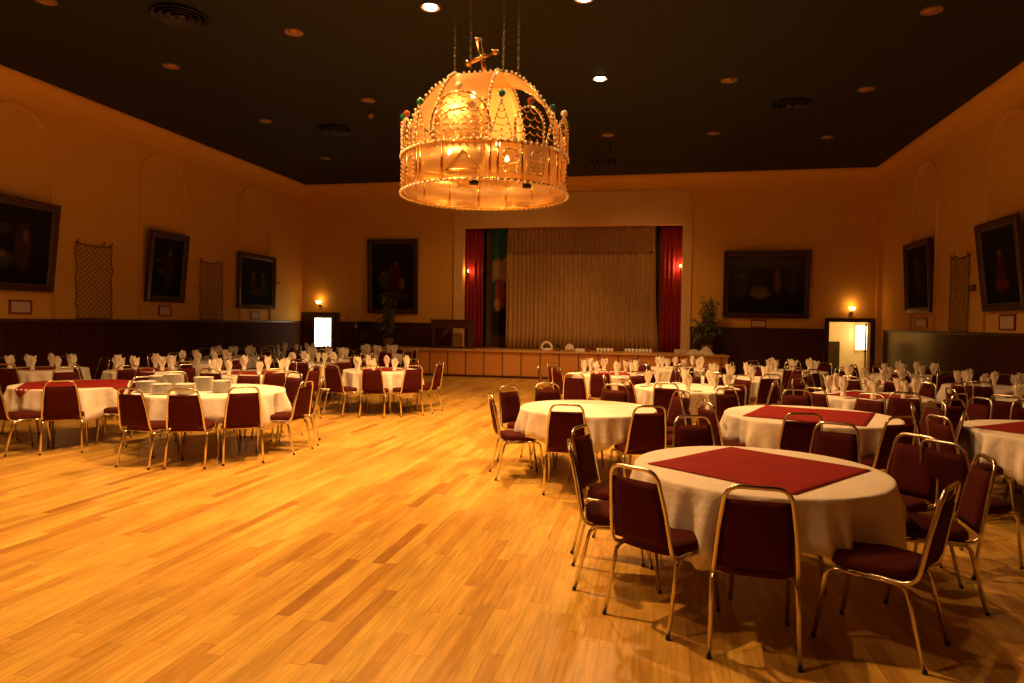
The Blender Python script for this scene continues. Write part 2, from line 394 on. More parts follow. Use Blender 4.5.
# ---------------------------------------------------------------- stage
st = MB()
st.box((SX0, STAGE_Y+.03, .0), (SX1, YB, STAGE_Z-.05))
struct(st.build('stage_front_wall', M['stagefront']))
struct(MB().box((SX0-.02, STAGE_Y-.04, STAGE_Z-.06), (SX1+.04, YB, STAGE_Z), .012).build('stage_floor', M['deck']))
struct(MB().box((PX0-.6, YB, STAGE_Z-.1), (PX1+.6, YB+3.2, STAGE_Z-.005)).build('stage_rear_floor', M['deck']))
struct(MB().box((SX0, STAGE_Y-.01, 0), (SX1, STAGE_Y+.03, .07)).build('baseboard_stage', M['mahogany']))
sh = MB(); sh.box((PX0-.7, YB+3.2, 0), (PX1+.7, YB+3.3, ZC)); sh.box((PX0-.8, YB+.25, 0), (PX0-.7, YB+3.3, ZC)); sh.box((PX1+.7, YB+.25, 0), (PX1+.8, YB+3.3, ZC)); sh.box((PX0-.8, YB+.25, PZ1+.3), (PX1+.8, YB+3.3, PZ1+.4))
struct(sh.build('stage_house_wall', M['black']))

def pleats(x0, x1, y, z0, z1, pitch, amp, mat, name, parent=None, flare=0.0, seed=1):
    rnd = random.Random(seed); n = int((x1-x0)/pitch*6)
    ph = [0.0]
    for i in range(n): ph.append(ph[-1]+2*PI/6*rnd.uniform(.6, 1.4))
    def fn(u, v):
        i = min(n, int(round(u*n))); x = x0+(x1-x0)*u
        z = z1+(z0-z1)*v
        a = amp*(.55+.45*v)
        fl = flare*(v**4)
        xx = x+(fl if u > .97 else 0)
        return (xx, y+a*math.sin(ph[i])+.3*a*math.sin(ph[i]*.31+seed), z)
    m = MB(); m.grid(fn, n, 8)
    return m.build(name, mat, parent, solid=.008)
ct = thing('stage_curtain', 'wide beige pleated stage curtain closed across the middle of the stage', 'curtain', (0, 0, 0))
pleats(-5.07, -2.55, YB+.42, STAGE_Z+.01, PZ1+.12, .15, .05, M['curtain'], 'curtain_panel', ct, 0, 3)
pleats(-2.60, -.15, YB+.47, STAGE_Z+.01, PZ1+.12, .15, .05, M['curtain'], 'curtain_panel', ct, .16, 5)
vl = pleats(-5.00, -.20, YB+.30, PZ1-.82, PZ1+.15, .13, .03, M['valance'], 'curtain_valance', None, 0, 9)
tag(vl, 'short darker tan valance across the top of the beige stage curtain', 'valance')
tag(pleats(PX0-.2, -5.86, YB+.36, STAGE_Z, PZ1+.12, .13, .045, M['drape'], 'side_drape', None, 0, 11), 'crimson side drape at the left end of the stage opening', 'drape', 'crimson stage side drapes')
tag(pleats(.02, PX1+.25, YB+.36, STAGE_Z, PZ1+.12, .13, .045, M['drape'], 'side_drape', None, 0, 12), 'crimson side drape at the right end of the stage opening', 'drape', 'crimson stage side drapes')
# painted scenery either side, seen past the curtain
scn = blobs('painted_scenery', (.08, .055, .03), (.04, .19, .15), [(.5, .60, .8, .10, (.55, .36, .15)), (.3, .36, .18, .16, (.45, .09, .03)), (.75, .40, .14, .20, (.40, .10, .04)), (.5, .10, .6, .14, (.03, .025, .015)), (.2, .28, .12, .06, (.6, .3, .12))], 3.1, .05)
scn2 = blobs('painted_scenery_lake', (.08, .20, .15), (.05, .22, .17), [(.5, .66, .8, .14, (.50, .36, .16)), (.5, .44, .4, .09, (.42, .07, .03)), (.3, .40, .2, .05, (.6, .3, .12)), (.5, .3, .6, .03, (.45, .1, .05))], 8.1, .05)
for x0, x1, mt, lb in ((-5.72, -4.75, scn, 'painted town and sky scenery flat left of the stage curtain'), (-.45, .12, scn2, 'narrow painted lake scenery flat right of the stage curtain')):
    t = thing('scenery_flat', lb, 'scenery', ((x0+x1)/2, YB+1.0, STAGE_Z), 0, 'painted stage scenery flats')
    h = (x1-x0)/2; MB().box((-h, 0, .42), (h, .03, PZ1-STAGE_Z+.2)).build('painted_panel', mt, t)
    MB().box((-h-.02, -.02, 0), (h+.02, .06, .42), .01).build('base_board', M['darkwood'], t)
for x0, x1, lb in ((-5.84, -5.66, 'plain grey-brown scenery post beside the left crimson drape'), (-.06, .06, 'thin dark scenery post beside the right crimson drape')):
    tag(MB().box((x0, YB+.62, STAGE_Z), (x1, YB+.74, PZ1+.2), .01).build('scenery_post', M['bark']), lb, 'post', 'stage scenery posts')
# wing lamps
for x, s in ((PX0+.10, 1), (PX1-.04, -1)):
    t = thing('wing_lamp', 'small stage lamp glowing against the %s crimson drape' % ('left' if s > 0 else 'right'), 'lamp', (x, YB+.27, 3.45 if s > 0 else 3.6), 0, 'stage wing lamps')
    MB().box((-.04, -.02, -.10), (.04, .03, -.02), .008).build('bracket', M['black'], t)
    MB().tube([(0, 0, -.02), (0, 0, .06)], .022, 10).build('bulb', M['shade'], t)
    point((x+s*.06, YB+.22, (3.45 if s > 0 else 3.6)), 5 if s > 0 else 9, .02)

# ---------------------------------------------------------------- doorways
# right: corridor beyond
cr = MB(); X0, X1, Y0, Y1 = DX0-.3, DX1+1.6, YB+.25, YB+3.0
cr.box((X0-.1, Y0, -.1), (X1+.1, Y1+.1, -.001)); cr.box((X0-.1, Y0, 2.5), (X1+.1, Y1+.1, 2.6)); cr.box((X0-.1, Y0, 0), (X0, Y1, 2.5)); cr.box((X1, Y0, 0), (X1+.1, Y1, 2.5)); cr.box((X0-.1, Y1, 0), (X1+.1, Y1+.1, 2.5))
struct(cr.build('wall_corridor', M['corridor']))
def casing(name, x0, x1, z1, wd, mat):
    m = MB(); m.box((x0-wd, YB-.08, 0), (x0, YB+.0, z1+wd), .01); m.box((x1, YB-.08, 0), (x1+wd, YB+.0, z1+wd), .01); m.box((x0, YB-.08, z1), (x1, YB+.0, z1+wd), .01); return struct(m.build(name, mat))
d1 = casing('door_1', DX0, DX1, DZ1, .12, M['mahogany'])
lf = thing('door_2', 'grey door leaf standing open inside the right doorway', 'door', (DX1+.0, YB+.32, 0), rad(-15)); lf['kind'] = 'structure'
MB().box((-.045, -.04, .01), (0, .88, DZ1-.03), .006).build('door_leaf', M['greydoor'], lf)
MB().ball((-.065, .80, 1.0), .03).build('door_handle', M['gold'], lf)
wn_ = thing('window_1', 'bright daylit window at the end of the corridor', 'window', (6.68, Y1-.02, 1.0)); wn_['kind'] = 'structure'
MB().box((-.17, -.02, 0), (.17, .0, .80)).build('window_pane', M['daylight2'], wn_)
f_ = MB(); f_.box((-.21, -.04, -.04), (-.17, .0, .84)); f_.box((.17, -.04, -.04), (.21, .0, .84)); f_.box((-.17, -.04, -.04), (.17, .0, 0)); f_.box((-.17, -.04, .80), (.17, .0, .84)); f_.box((-.012, -.04, 0), (.012, -.02, .80)); f_.box((-.17, -.04, .39), (.17, -.02, .41))
f_.build('window_frame', M['pale'], wn_)
cab = thing('tall_cabinet', 'grey tall cabinet just inside the lit right doorway', 'cabinet', (5.38, YB+1.0, 0))
MB().box((-.3, -.18, 0), (.12, .3, 1.30), .01).build('body', M['greydoor'], cab); MB().box((-.26, -.20, .08), (.09, -.18, 1.25), .005).build('door', M['greydoor'], cab)
point((5.9, YB+1.6, 2.3), 30, .08, (1, .66, .26))
point((6.6, YB+2.6, 1.5), 14, .15, (1, .85, .42))
# left: door with lit glass in a dark portal
d3 = struct(casing('door_3', -12.22, -11.10, 1.86, .15, M['mahogany']))
lf = thing('door_4', 'dark door with brightly lit glass in left corner', 'door', (-11.62, YB-.03, 0)); lf['kind'] = 'structure'
m = MB(); m.box((-.53, -.02, 0), (.52, .03, .80)); m.box((-.60, -.02, 0), (-.53, .03, 1.86)); m.box((-.53, -.02, .80), (-.27, .03, 1.86)); m.box((.36, -.02, .80), (.52, .03, 1.86)); m.box((-.27, -.02, 1.80), (.36, .03, 1.86)); m.build('door_leaf', M['mahogany'], lf)
MB().box((-.27, 0, .80), (.36, .02, 1.80)).build('glass_pane', M['daylight'], lf)
m = MB(); m.box((.09, -.03, .80), (.11, .0, 1.80)); m.box((.23, -.03, .80), (.27, .0, 1.15)); m.box((.11, -.03, 1.14), (.36, .0, 1.17)); m.box((.40, -.03, 1.32), (.50, -.02, 1.82)); m.build('muntin', M['gilt'], lf)
MB().ball((.48, -.05, 1.05), .03).build('door_handle', M['gold'], lf)

# sconces above the doors
for x, z, lb, pw in ((-11.68, 2.36, 'small glowing wall sconce above the lit left corner door', 1.2), (5.58, 2.30, 'small glowing wall sconce above the open right doorway', 2.0)):
    t = thing('wall_sconce', lb, 'wall lamp', (x, YB, z), 0, 'door sconces')
    MB().lathe([(.0, -.16), (.05, -.15), (.05, -.10), (.0, -.09)], 12, (0, -.05, 0)).build('back_plate', M['black'], t)
    MB().tube(bezarc((0, -.03, -.12), (0, -.16, -.16), (0, -.15, -.05)), .012, 6).build('arm', M['black'], t)
    MB().lathe([(.03, -.06), (.075, -.04), (.10, .05), (.095, .05), (.0, -.03)], 16, (0, -.15, 0)).build('lamp_shade', M['shade'], t)
    point((x, YB-.17, z+.12), pw, .04, (1, .48, .12))

# ---------------------------------------------------------------- things on walls
def painting(name, label, wall, a0, a1, z0, z1, lean, mat):
    """wall: 'L','R','B'; a0..a1 extent along the wall; leans out at its top"""
    wd = a1-a0; h = math.hypot(z1-z0, lean); c = (a0+a1)/2; off = .03
    loc, rz = {'L': ((XL+off, c, z0), -PI/2), 'R': ((XR-off, c, z0), PI/2), 'B': ((c, YB-off, z0), 0)}[wall]
    # local: faces -Y. L wall faces +X : rotate so -Y -> +X
    rz = {'L': PI/2, 'R': -PI/2, 'B': 0}[wall]
    t = thing('framed_painting', label, 'painting', loc, rz, 'framed paintings')
    t.rotation_mode = 'XYZ'; t.rotation_euler = (math.asin(lean/h), 0, rz)
    fw = .13; x0, x1 = -wd/2, wd/2
    def fr(x0, x1, z0, z1, w, y0, y1, bev):
        m = MB()
        pr = [(0, y1), (0, y0+bev), (bev, y0), (w*.55, y0+.012), (w, y0+.03), (w, y1)]
        corners = [(x0, z0, 1, 1), (x1, z0, -1, 1), (x1, z1, -1, -1), (x0, z1, 1, -1)]
        vs = [(cx+sx*p[0], p[1], cz+sz*p[0]) for (cx, cz, sx, sz) in corners for p in pr]; n = len(pr)
        fs = [(i*n+k, ((i+1) % 4)*n+k, ((i+1) % 4)*n+(k+1) % n, i*n+(k+1) % n) for i in range(4) for k in range(n)]
        return m.add(vs, fs)
    fr(x0, x1, 0, h, fw, -.09, -.0, .02).build('frame', M['frame'], t)
    fr(x0+fw-.01, x1-fw+.01, fw-.01, h-fw+.01, .035, -.07, -.0, .008).build('gilt_slip', M['gilt'], t)
    MB().box((x0+fw+.01, -.035, fw+.01), (x1-fw-.01, -.01, h-fw-.01)).build('canvas', mat, t)
    return t
DK, DK2 = (.010, .007, .004), (.022, .017, .009)
skin, robe, redr, brn = (.16, .075, .03), (.05, .05, .035), (.07, .012, .008), (.055, .03, .014)
pm = [blobs('oil_painting_a', DK, DK2, [(.62, .50, .13, .30, brn), (.66, .62, .04, .10, skin), (.3, .30, .2, .12, robe), (.35, .36, .05, .05, skin), (.35, .7, .12, .08, (.04, .035, .02))], 1.0),
      blobs('oil_painting_b', DK, DK2, [(.55, .45, .12, .32, brn), (.56, .76, .05, .06, skin), (.25, .6, .15, .03, (.06, .04, .02)), (.3, .42, .1, .06, robe)], 2.0),
      blobs('oil_painting_c', DK, DK2, [(.35, .52, .09, .24, brn), (.38, .65, .04, .07, skin), (.68, .55, .08, .2, robe), (.68, .66, .035, .05, skin), (.5, .28, .3, .08, brn)], 3.0),
      blobs('oil_painting_d', DK, DK2, [(.58, .66, .06, .06, skin), (.55, .48, .16, .2, redr), (.3, .45, .14, .14, robe), (.3, .55, .04, .04, skin), (.5, .2, .35, .08, brn), (.72, .4, .06, .1, skin)], 4.0),
      blobs('oil_painting_e', DK, (.05, .045, .022), [(.5, .88, .5, .10, (.09, .075, .03)), (.18, .55, .08, .25, robe), (.20, .68, .03, .05, skin), (.42, .35, .12, .10, (.15, .11, .05)), (.40, .58, .05, .16, brn), (.65, .55, .05, .22, skin), (.66, .7, .03, .05, skin), (.82, .6, .08, .28, robe), (.55, .7, .04, .08, redr)], 5.0, .06),
      blobs('oil_painting_f', DK, DK2, [(.5, .5, .14, .3, brn), (.5, .72, .05, .06, skin)], 6.0),
      blobs('oil_painting_g', DK, DK2, [(.5, .42, .13, .28, redr), (.5, .66, .055, .07, skin), (.5, .25, .2, .08, (.12, .02, .01))], 7.0)]
painting('p', 'large dark oil painting of figures leaning from left wall, at the frame edge', 'L', 9.90, 11.78, 2.24, 4.03, .20, pm[0])
painting('p', 'tall dark oil painting of a standing figure, middle of the left wall', 'L', 14.38, 15.75, 2.14, 3.90, .17, pm[1])
painting('p', 'dark oil painting on the left wall nearest the back corner', 'L', 18.12, 20.10, 2.05, 3.75, .03, pm[2])
painting('p', 'tall dark oil painting on back wall left of the stage', 'B', -9.87, -8.04, 1.99, 4.52, .08, pm[3])
painting('p', 'wide dark oil painting of many figures on back wall right of stage', 'B', 1.90, 4.40, 1.99, 4.03, .12, pm[4])
painting('p', 'tall dark oil painting on right wall nearest the back corner', 'R', 17.95, 19.62, 2.13, 3.93, .10, pm[5])
painting('p', 'dark oil painting of red-robed figure leaning from right wall, at frame edge', 'R', 13.65, 15.25, 2.11, 3.82, .20, pm[6])
def plaque(label, wall, a0, a1, z0, z1):
    loc = {'L': (XL, (a0+a1)/2, z0), 'R': (XR, (a0+a1)/2, z0), 'B': ((a0+a1)/2, YB, z0)}[wall]
    t = thing('framed_caption', label, 'caption card', loc, {'L': PI/2, 'R': -PI/2, 'B': 0}[wall], 'framed caption cards'); wd, h = (a1-a0)/2, z1-z0
    m = MB(); e = .035; m.box((-wd, -.03, 0), (wd, 0, e)); m.box((-wd, -.03, h-e), (wd, 0, h)); m.box((-wd, -.03, e), (-wd+e, 0, h-e)); m.box((wd-e, -.03, e), (wd, 0, h-e)); m.build('frame', M['redframe'], t)
    MB().box((-wd+e, -.018, e), (wd-e, 0, h-e)).build('card', M['paper'], t)
plaque('red framed caption card below the leftmost wall painting', 'L', 10.86, 11.35, 1.78, 2.06)
plaque('red framed caption card below the middle left wall painting', 'L', 14.90, 15.35, 1.78, 2.06)
plaque('red framed caption card below the painting nearest the left back corner', 'L', 18.88, 19.31, 1.74, 1.98)
plaque('framed caption card below wide painting on the back wall', 'B', 2.75, 3.19, 1.70, 1.93)
plaque('framed caption card below the painting nearest the right back corner', 'R', 18.34, 19.15, 1.76, 2.01)
plaque('red framed caption card below red-robed painting on right wall', 'R', 14.15, 14.75, 1.74, 2.04)
def net(label, wall, y0, y1, z0, z1):
    x = XL if wall == 'L' else XR; s = 1 if wall == 'L' else -1
    nx, nz = 7, 15; rnd = random.Random(int(y0*10)); P = {}
    for i in range(nx*2+1):
        for j in range(nz*2+1):
            if (i+j) % 2 == 0:
                P[i, j] = (s*(.03+rnd.uniform(0, .015)), (y0+(y1-y0)*i/(2*nx)+rnd.uniform(-.012, .012)+.02*math.sin(j*.7))-y0, (z0+(z1-z0)*j/(2*nz))-z0-.03*math.sin(i/(2*nx)*PI)*(j/(2*nz)))
    m = MB()
    for (i, j), p in P.items():
        for q in ((i+1, j+1), (i-1, j+1)):
            if q in P: m.tube([p, P[q]], .0055, 4, caps=False)
    for i in (0, nx*2): m.tube([P[i, j] for j in range(0, nz*2+1, 2)], .009, 4)
    m.tube([P[i, nz*2] for i in range(0, nx*2+1, 2)], .012, 5); m.tube([P[i, 0] for i in range(0, nx*2+1, 2)], .009, 4)
    t = thing('wall_net', label, 'net', (x, y0, z0), 0, 'cord nets hung on the side walls')
    m.build('netting', M['rope'], t)
    h = MB()
    yy = (y1-y0)
    for u in (.02, .75, .98): h.tube([(0, yy*u, z1-z0+.02), (s*.07, yy*u, z1-z0+.03), (s*.075, yy*u, z1-z0+.09)], .011, 5)
    h.build('hook', M['black'], t)
net('dark cord net hanging on the left wall beside the leftmost painting', 'L', 12.40, 13.38, ZW+.02, 3.35)
net('dark cord net on left wall between the two farther paintings', 'L', 16.46, 17.44, ZW+.02, 3.32)
net('dark cord net hanging on right wall between its two paintings', 'R', 16.08, 17.0, ZW+.02, 3.32)
tag(MB().box((XR-.07, 15.80, 2.54), (XR, 15.98, 2.68), .01).build('control_box', M['redframe']), 'small dark red box on right wall beside the cord net', 'box')
tag(MB().lathe([(.0, -.03), (.05, -.03), (.05, .03), (0, .03)], 12, (XL+.04, 20.45, 2.93)).build('wall_button', M['pale']), 'small pale round fitting on left wall by corner painting', 'fitting')
t = thing('exit_sign', 'small dark red faintly glowing sign on back wall beside left door', 'sign', (-10.78, YB, 1.77)); MB().box((-.10, -.05, 0), (.10, 0, .11), .006).build('housing', M['redframe'], t); MB().box((-.085, -.056, .015), (.085, -.05, .095)).build('sign_face', M['sign'], t)
tag(MB().box((-10.36, YB-.045, 1.46), (-10.26, YB-.03, 1.60), .004).build('light_switch', M['pale']), 'pale switch plate on dark panelling right of left door', 'switch')
t = thing('notice_board', 'dark framed notice board on panelling behind left potted tree', 'notice board', (-9.98, YB-.03, .98)); MB().box((-.27, -.05, 0), (.27, 0, .72), .01).build('frame', M['black'], t); MB().box((-.17, -.056, .08), (.20, -.05, .40)).build('notice', M['bark'], t)

# ---------------------------------------------------------------- ceiling fittings
ringm = MB().lathe([(.10, 0), (.135, -.004), (.15, -.012), (.15, -.0), (.10, .0)], 24).mesh('trim_ring', M['lens'])
lensm = MB().lathe([(.0, -.03), (.06, -.026), (.10, -.006), (.10, 0), (0, 0)], 20).mesh('lens', M['lens'])
lensl = MB().lathe([(.0, -.03), (.06, -.026), (.10, -.006), (.10, 0), (0, 0)], 20).mesh('lens', M['lamplit'])
def downlight(x, y, lit, label, grp):
    t = thing('ceiling_downlight', label, 'downlight', (x, y, ZC), 0, grp)
    link('trim_ring', ringm, t); link('lens', lensl if lit else lensm, t)
downlight(-3.42, 9.72, 1, 'brightly lit downlight at top of picture left of chandelier chains', 'lit ceiling downlights')
downlight(-1.20, 13.12, 1, 'brightly lit downlight in the dark ceiling right of crown chandelier', 'lit ceiling downlights')
downlight(-1.15, 9.85, 1, 'lit downlight cut by top picture edge above chandelier right', 'lit ceiling downlights')
for x, y, p_ in LIT[3:]: downlight(x, y, 1, 'lit downlight over the dance floor near the viewer', 'lit ceiling downlights')
for x, y, w_ in ((-8.96, 11.1, 'upper left, between two farther left ones'), (-5.9, 10.15, 'left of chandelier, second highest'), (-9.18, 14.56, 'left of the round vent, above the arches'), (-6.13, 13.54, 'just left of the chandelier cresting'), (-9.55, 18.17, 'closest to the left back corner'),
               (-8.97, 8.47, 'at top left picture edge'), (1.2, 13.62, 'right of lit one, left of round vent'), (3.81, 11.15, 'highest at the upper right'), (3.86, 14.58, 'right of the right round vent'), (1.2, 17.29, 'below right of lit one, over stage'), (3.94, 18.09, 'closest to the right back corner'), (-1.34, 17.05, 'above the hanging stage light bar')):
    downlight(x, y, 0, 'unlit copper ceiling downlight ' + w_, 'unlit ceiling downlights')
tag(MB().ball((-6.42, 14.33, ZC-.07), .07).build('ceiling_sensor', M['lens']), 'small copper round sensor on ceiling beside a downlight', 'sensor')
for x, y, w_ in ((-7.3, 9.24, 'at top left of picture'), (-7.86, 15.45, 'left of the chandelier'), (2.59, 15.29, 'right of the chandelier')):
    t = thing('ceiling_vent', 'dark round ceiling vent ' + w_, 'vent', (x, y, ZC), 0, 'round ceiling vents')
    for r in (.36, .26, .16): MB().lathe([(r, 0), (r+.05, -.05), (r+.035, -.055), (r-.02, -.01), (r-.02, 0)], 28).build('vent_ring', M['black'], t)
    MB().lathe([(0, -.07), (.08, -.06), (.08, 0), (0, 0)], 20).build('vent_cone', M['black'], t)
t = thing('stage_light_bar', 'dark bar of small lamps hanging from ceiling before the stage', 'light bar', (-1.5, 17.6, 5.95))
MB().tube([(-.35, 0, 0), (.35, 0, 0)], .02, 8).build('bar', M['black'], t)
for x in (-.2, .2): MB().tube([(x, 0, 0), (x, 0, ZC-5.95)], .012, 6).build('hanger', M['black'], t)
for i in range(5): MB().lathe([(0, 0), (.035, -.0), (.055, -.16), (.045, -.16), (.03, -.02)], 12, (-.28+.14*i, 0, -.02)).build('lamp_can', M['black'], t)

# ---------------------------------------------------------------- crown chandelier
CC = Vector((-2.18, 8.30, 3.35)); CR = 1.02; BH = .42
ch = thing('crown_chandelier', 'large golden crown-shaped chandelier with tilted cross hung on chains', 'chandelier', CC, rad(14.7))
def pol(az, r, z): a = rad(az); return (r*math.sin(a), -r*math.cos(a), z)
PEARLS = []
m = MB(); m.grid(lambda u, v: pol(360*u, CR, BH*v), 72, 2); band = m.build('crown_band', M['sheet'], ch, solid=.006)
for z, nm in ((0, 'rim'), (BH, 'rim')):
    MB().tube([pol(360*i/72, CR, z) for i in range(72)], .018, 8, closed=True).build(nm, M['gold'], ch)
    for i in range(84): PEARLS.append((pol(360*i/84, CR+.02, z+(.012 if z else -.012)), .020))
for az in (-101, -83, -64, -50, -46, -28 , 3, 8, 24, 46, 56, 78, 97, 120, 140, 163, 185, 208, 232):
    a, b = pol(az, CR+.006, .01), pol(az, CR+.006, BH-.01)
    MB().tube([a, b], .014, 6, sq=False).build('band_divider', M['gold'], ch)
def arcp(az, rw, z0, h, kind, r=CR+.012, n=14):
    """outline drawn on the cylinder: az centre, half width (deg), z0 base, h height"""
    if kind == 'arch':
        hh = h-rad(rw)*CR; hh = max(hh, .02)
        pts = [(-rw, 0), (-rw, hh)]+[(-rw*math.cos(PI*i/n), hh+(h-hh)*math.sin(PI*i/n)) for i in range(1, n)]+[(rw, hh), (rw, 0)]
    elif kind == 'tri': pts = [(-rw, 0), (0, h), (rw, 0)]
    else: pts = [(-rw, 0), (-rw, h*.8), (-rw*.6, h), (rw*.6, h), (rw, h*.8), (rw, 0), (-rw, 0)]
    return [pol(az+a, r, z0+z) for a, z in pts]
for az, wv, kd in ((-92, 4, 'cart'), (-74, 4.5, 'cart'), (-57, 4.5, 'cart'), (-12, 9, 'tri'), (-12, 12, 'cart'), (16, 4.5, 'cart'), (35, 5, 'cart'), (66, 5, 'cart'), (88, 5, 'cart'), (110, 6, 'cart'), (150, 7, 'cart'), (196, 7, 'cart'), (220, 6, 'cart'), (245, 5, 'cart')):
    if az == -12: continue
    MB().tube(arcp(az, wv, .09, .25, kd), .008, 6).build('panel_outline', M['gold'], ch)
e2 = MB(); e2.tube(arcp(-14, 11, .10, .22, 'tri'), .009, 6); e2.tube([pol(a, CR+.012, .10) for a in range(-25, -2, 4)], .009, 6); e2.build('front_emblem', M['gold'], ch)
for az in (-74, -57, 16, 35, 66):
    for q in arcp(az, 4.5, .09, .25, 'cart', CR+.02, 10): PEARLS.append((q, .011))
    for zz in (.14, .19, .24):
        for s in (-4.5, 4.5): PEARLS.append((pol(az+s, CR+.02, zz), .011))
# dome straps (two crossing bands)
PROF = [(1.01, .42), (.98, .62), (.93, .80), (.84, 1.00), (.70, 1.17), (.55, 1.29), (.40, 1.38), (.2, 1.42), (0, 1.425)]
def prof(t):  # t in -1..1
    a = abs(t)*(len(PROF)-1); a = (len(PROF)-1)-a; i = min(int(a), len(PROF)-2); f = a-i
    r = PROF[i][0]*(1-f)+PROF[i+1][0]*f; z = PROF[i][1]*(1-f)+PROF[i+1][1]*f
    return (r if t >= 0 else -r), z
for az in (-17, 73):
    d = Vector(pol(az, 1, 0)); sd = Vector(pol(az+90, 1, 0))
    def wdt(r): return .31-.07*max(0, 1-abs(r))
    def fn(u, v):
        r, z = prof(2*v-1); wv = wdt(r)*(2*u-1)
        rr = r*math.sqrt(max(.0, 1-(wv/1.06)**2)) if abs(r) > .6 else r
        p = d*rr+sd*wv; return (p.x, p.y, z+(.004 if az > 0 else 0))
    m = MB(); m.grid(fn, 6, 32); m.build('dome_strap', M['sheet'], ch, solid=.006)
    for s in (0, 1):
        pts = [fn(s, v/32) for v in range(33)]
        MB().tube(pts, .014, 6).build('strap_edging', M['gold'], ch)
        for i in range(0, 49):
            q = fn(s, i/48); PEARLS.append(((q[0]*1.01, q[1]*1.01, q[2]+.022), .018))
    # cross bars on the strap at the crown's shoulder
    for v in (.155, .845):
        MB().tube([fn(0, v), fn(1, v)], .016, 6).build('strap_bar', M['gold'], ch)
# cresting
CREST = [(-88, 'arch', 'red', 7.5, .42), (-78, 'tri', 'green', 5.5, .46), (-66, 'arch', 'red', 7.5, .44), (-47.5, 'tri', 'green', 7, .50), (-17, 'arch', 'pearl', 20, .60), (10, 'tri', 'green', 8, .52), (30, 'arch', 'red', 11, .48), (50, 'tri', 'green', 7, .48), (68, 'arch', 'pearl', 9, .50), (86, 'tri', 'green', 6, .46), (102, 'arch', 'red', 8, .44)]
for az, kd, bc, wv, h in CREST:
    o = arcp(az, wv, BH+.01, h-.07, kd, CR)
    fr = MB().tube(o, .012, 6).build('cresting_'+('arch' if kd == 'arch' else 'gable'), M['gold'], ch)
    sc_ = MB(); nrow = max(3, int(h/.085)); hh = (h-.07)
    for j in range(nrow):
        zb = BH+.02+hh*(j+.4)/nrow; fz = (zb-BH)/hh
        if kd == 'arch':
            ra = rad(wv)*CR/hh; half = wv if fz < 1-ra else wv*math.sqrt(max(0, 1-((fz-(1-ra))/ra)**2))
        else: half = wv*(1-fz)
        nn = max(1, int(half*2/5)); st_ = 2*half/nn
        for i in range(nn):
            a0 = az-half+i*st_
            sc_.tube([pol(a0+st_*(.5-.5*math.cos(PI*q/6)), CR, zb-.05*math.sin(PI*q/6)+.02) for q in range(7)], .006, 5)
    sc_.build('scale_filigree', M['gold'], fr)
    for a, b in zip(o[:-1], o[1:]):
        a, b = Vector(a), Vector(b); n_ = max(1, int((b-a).length/.05))
        for i in range(n_):
            q = a.lerp(b, i/n_); PEARLS.append(((q.x*1.015, q.y*1.015, q.z), .012))
    bb = MB(); top = pol(az, CR, BH+h-.07); bb.ball((top[0], top[1], top[2]+.075), .042, 12, 8); bb.build('finial_ball', M[bc], fr)
    MB().tube([top, (top[0], top[1], top[2]+.05)], .010, 6).build('finial_stem', M['gold'], fr)
# pearls: the 100 that show largest are parts of their own, the rest one part
pearl_me = MB().ball((0, 0, 0), 1, 10, 7).mesh('pearl', M['pearl'])
PEARLS.sort(key=lambda p: -(p[1]*(1.0 if p[0][1] < .15 else .4)/(8.5+p[0][1])))
for q, r in PEARLS[:100]:
    o = link('pearl', pearl_me, ch); o.location = q; o.scale = (r, r, r)
rest = MB()
for q, r in PEARLS[100:]: rest.ball(q, r, 7, 5)
o = rest.build('pearls', M['pearl'], ch); o['kind'] = 'stuff'
# cross, tilted
cx = MB(); c0 = Vector((.0, -.05, 1.42)); tdir = Vector((-.20, 0, .97)).normalized(); sd = Vector((.92, -.10, .38)).normalized()
cx.tube([c0+tdir*0, c0+tdir*.10], [.05, .025], 8); cx.tube([c0, c0+tdir*.50], .030, 8)
cc = c0+tdir*.28; cx.tube([cc-sd*.17, cc+sd*.17], .030, 8)
for q in (c0+tdir*.50, cc-sd*.18, cc+sd*.18): cx.ball(q, .044, 10, 6)
cx.build('cross', M['gold'], ch)
# chains
for az, rr in ((-105, .41), (-27, .41), (75, .41), (147, .41)):
    x, y, _ = pol(az, rr, 0); z0, z1 = 1.40, ZC-CC.z; n = int((z1-z0)/.05); m = MB()
    for i in range(n):
        zc = z0+(i+.5)*(z1-z0)/n; hl = .034
        loop = []
        for q in range(8):
            a = 2*PI*q/8; dx = .013*math.cos(a); dz = hl*math.sin(a)
            loop.append((x+dx, y, zc+dz) if i % 2 else (x, y+dx, zc+dz))
        m.tube(loop, .0035, 4, closed=True)
    m.build('chain', M['gilt'], ch)
# inner candle lamps
fr = MB().tube([pol(az, .45, .46) for az in range(0, 360, 15)], .012, 6, closed=True)
for az in (0, 90, 180, 270): fr.tube([pol(az, .45, .46), pol(az, CR-.01, .42)], .010, 6)
lampring = fr.build('lamp_ring', M['gold'], ch)
MAT = Matrix.Rotation(rad(14.7), 4, 'Z')
for az, r_, z in ((20, .45, .50), (140, .45, .50), (260, .45, .50), (-25, .35, 1.10)):
    p = Vector(pol(az, r_, z))
    m = MB().tube([p-Vector((0, 0, .05)), p+Vector((0, 0, .01))], .018, 8); hl = m.build('lamp_holder', M['gold'], ch)
    MB().lathe([(0, 0), (.02, .01), (.028, .04), (.018, .07), (0, .085)], 12, tuple(p)).build('bulb', M['bulb'], hl)
    if z > 1: MB().tube([p, (p.x, p.y, 1.36)], .006, 5).build('lamp_wire', M['gold'], hl)
    q = CC+MAT @ (p+Vector((0, 0, .04))); point(q, 2.5 if z < 1 else 1.7, .05, (1, .70, .34))
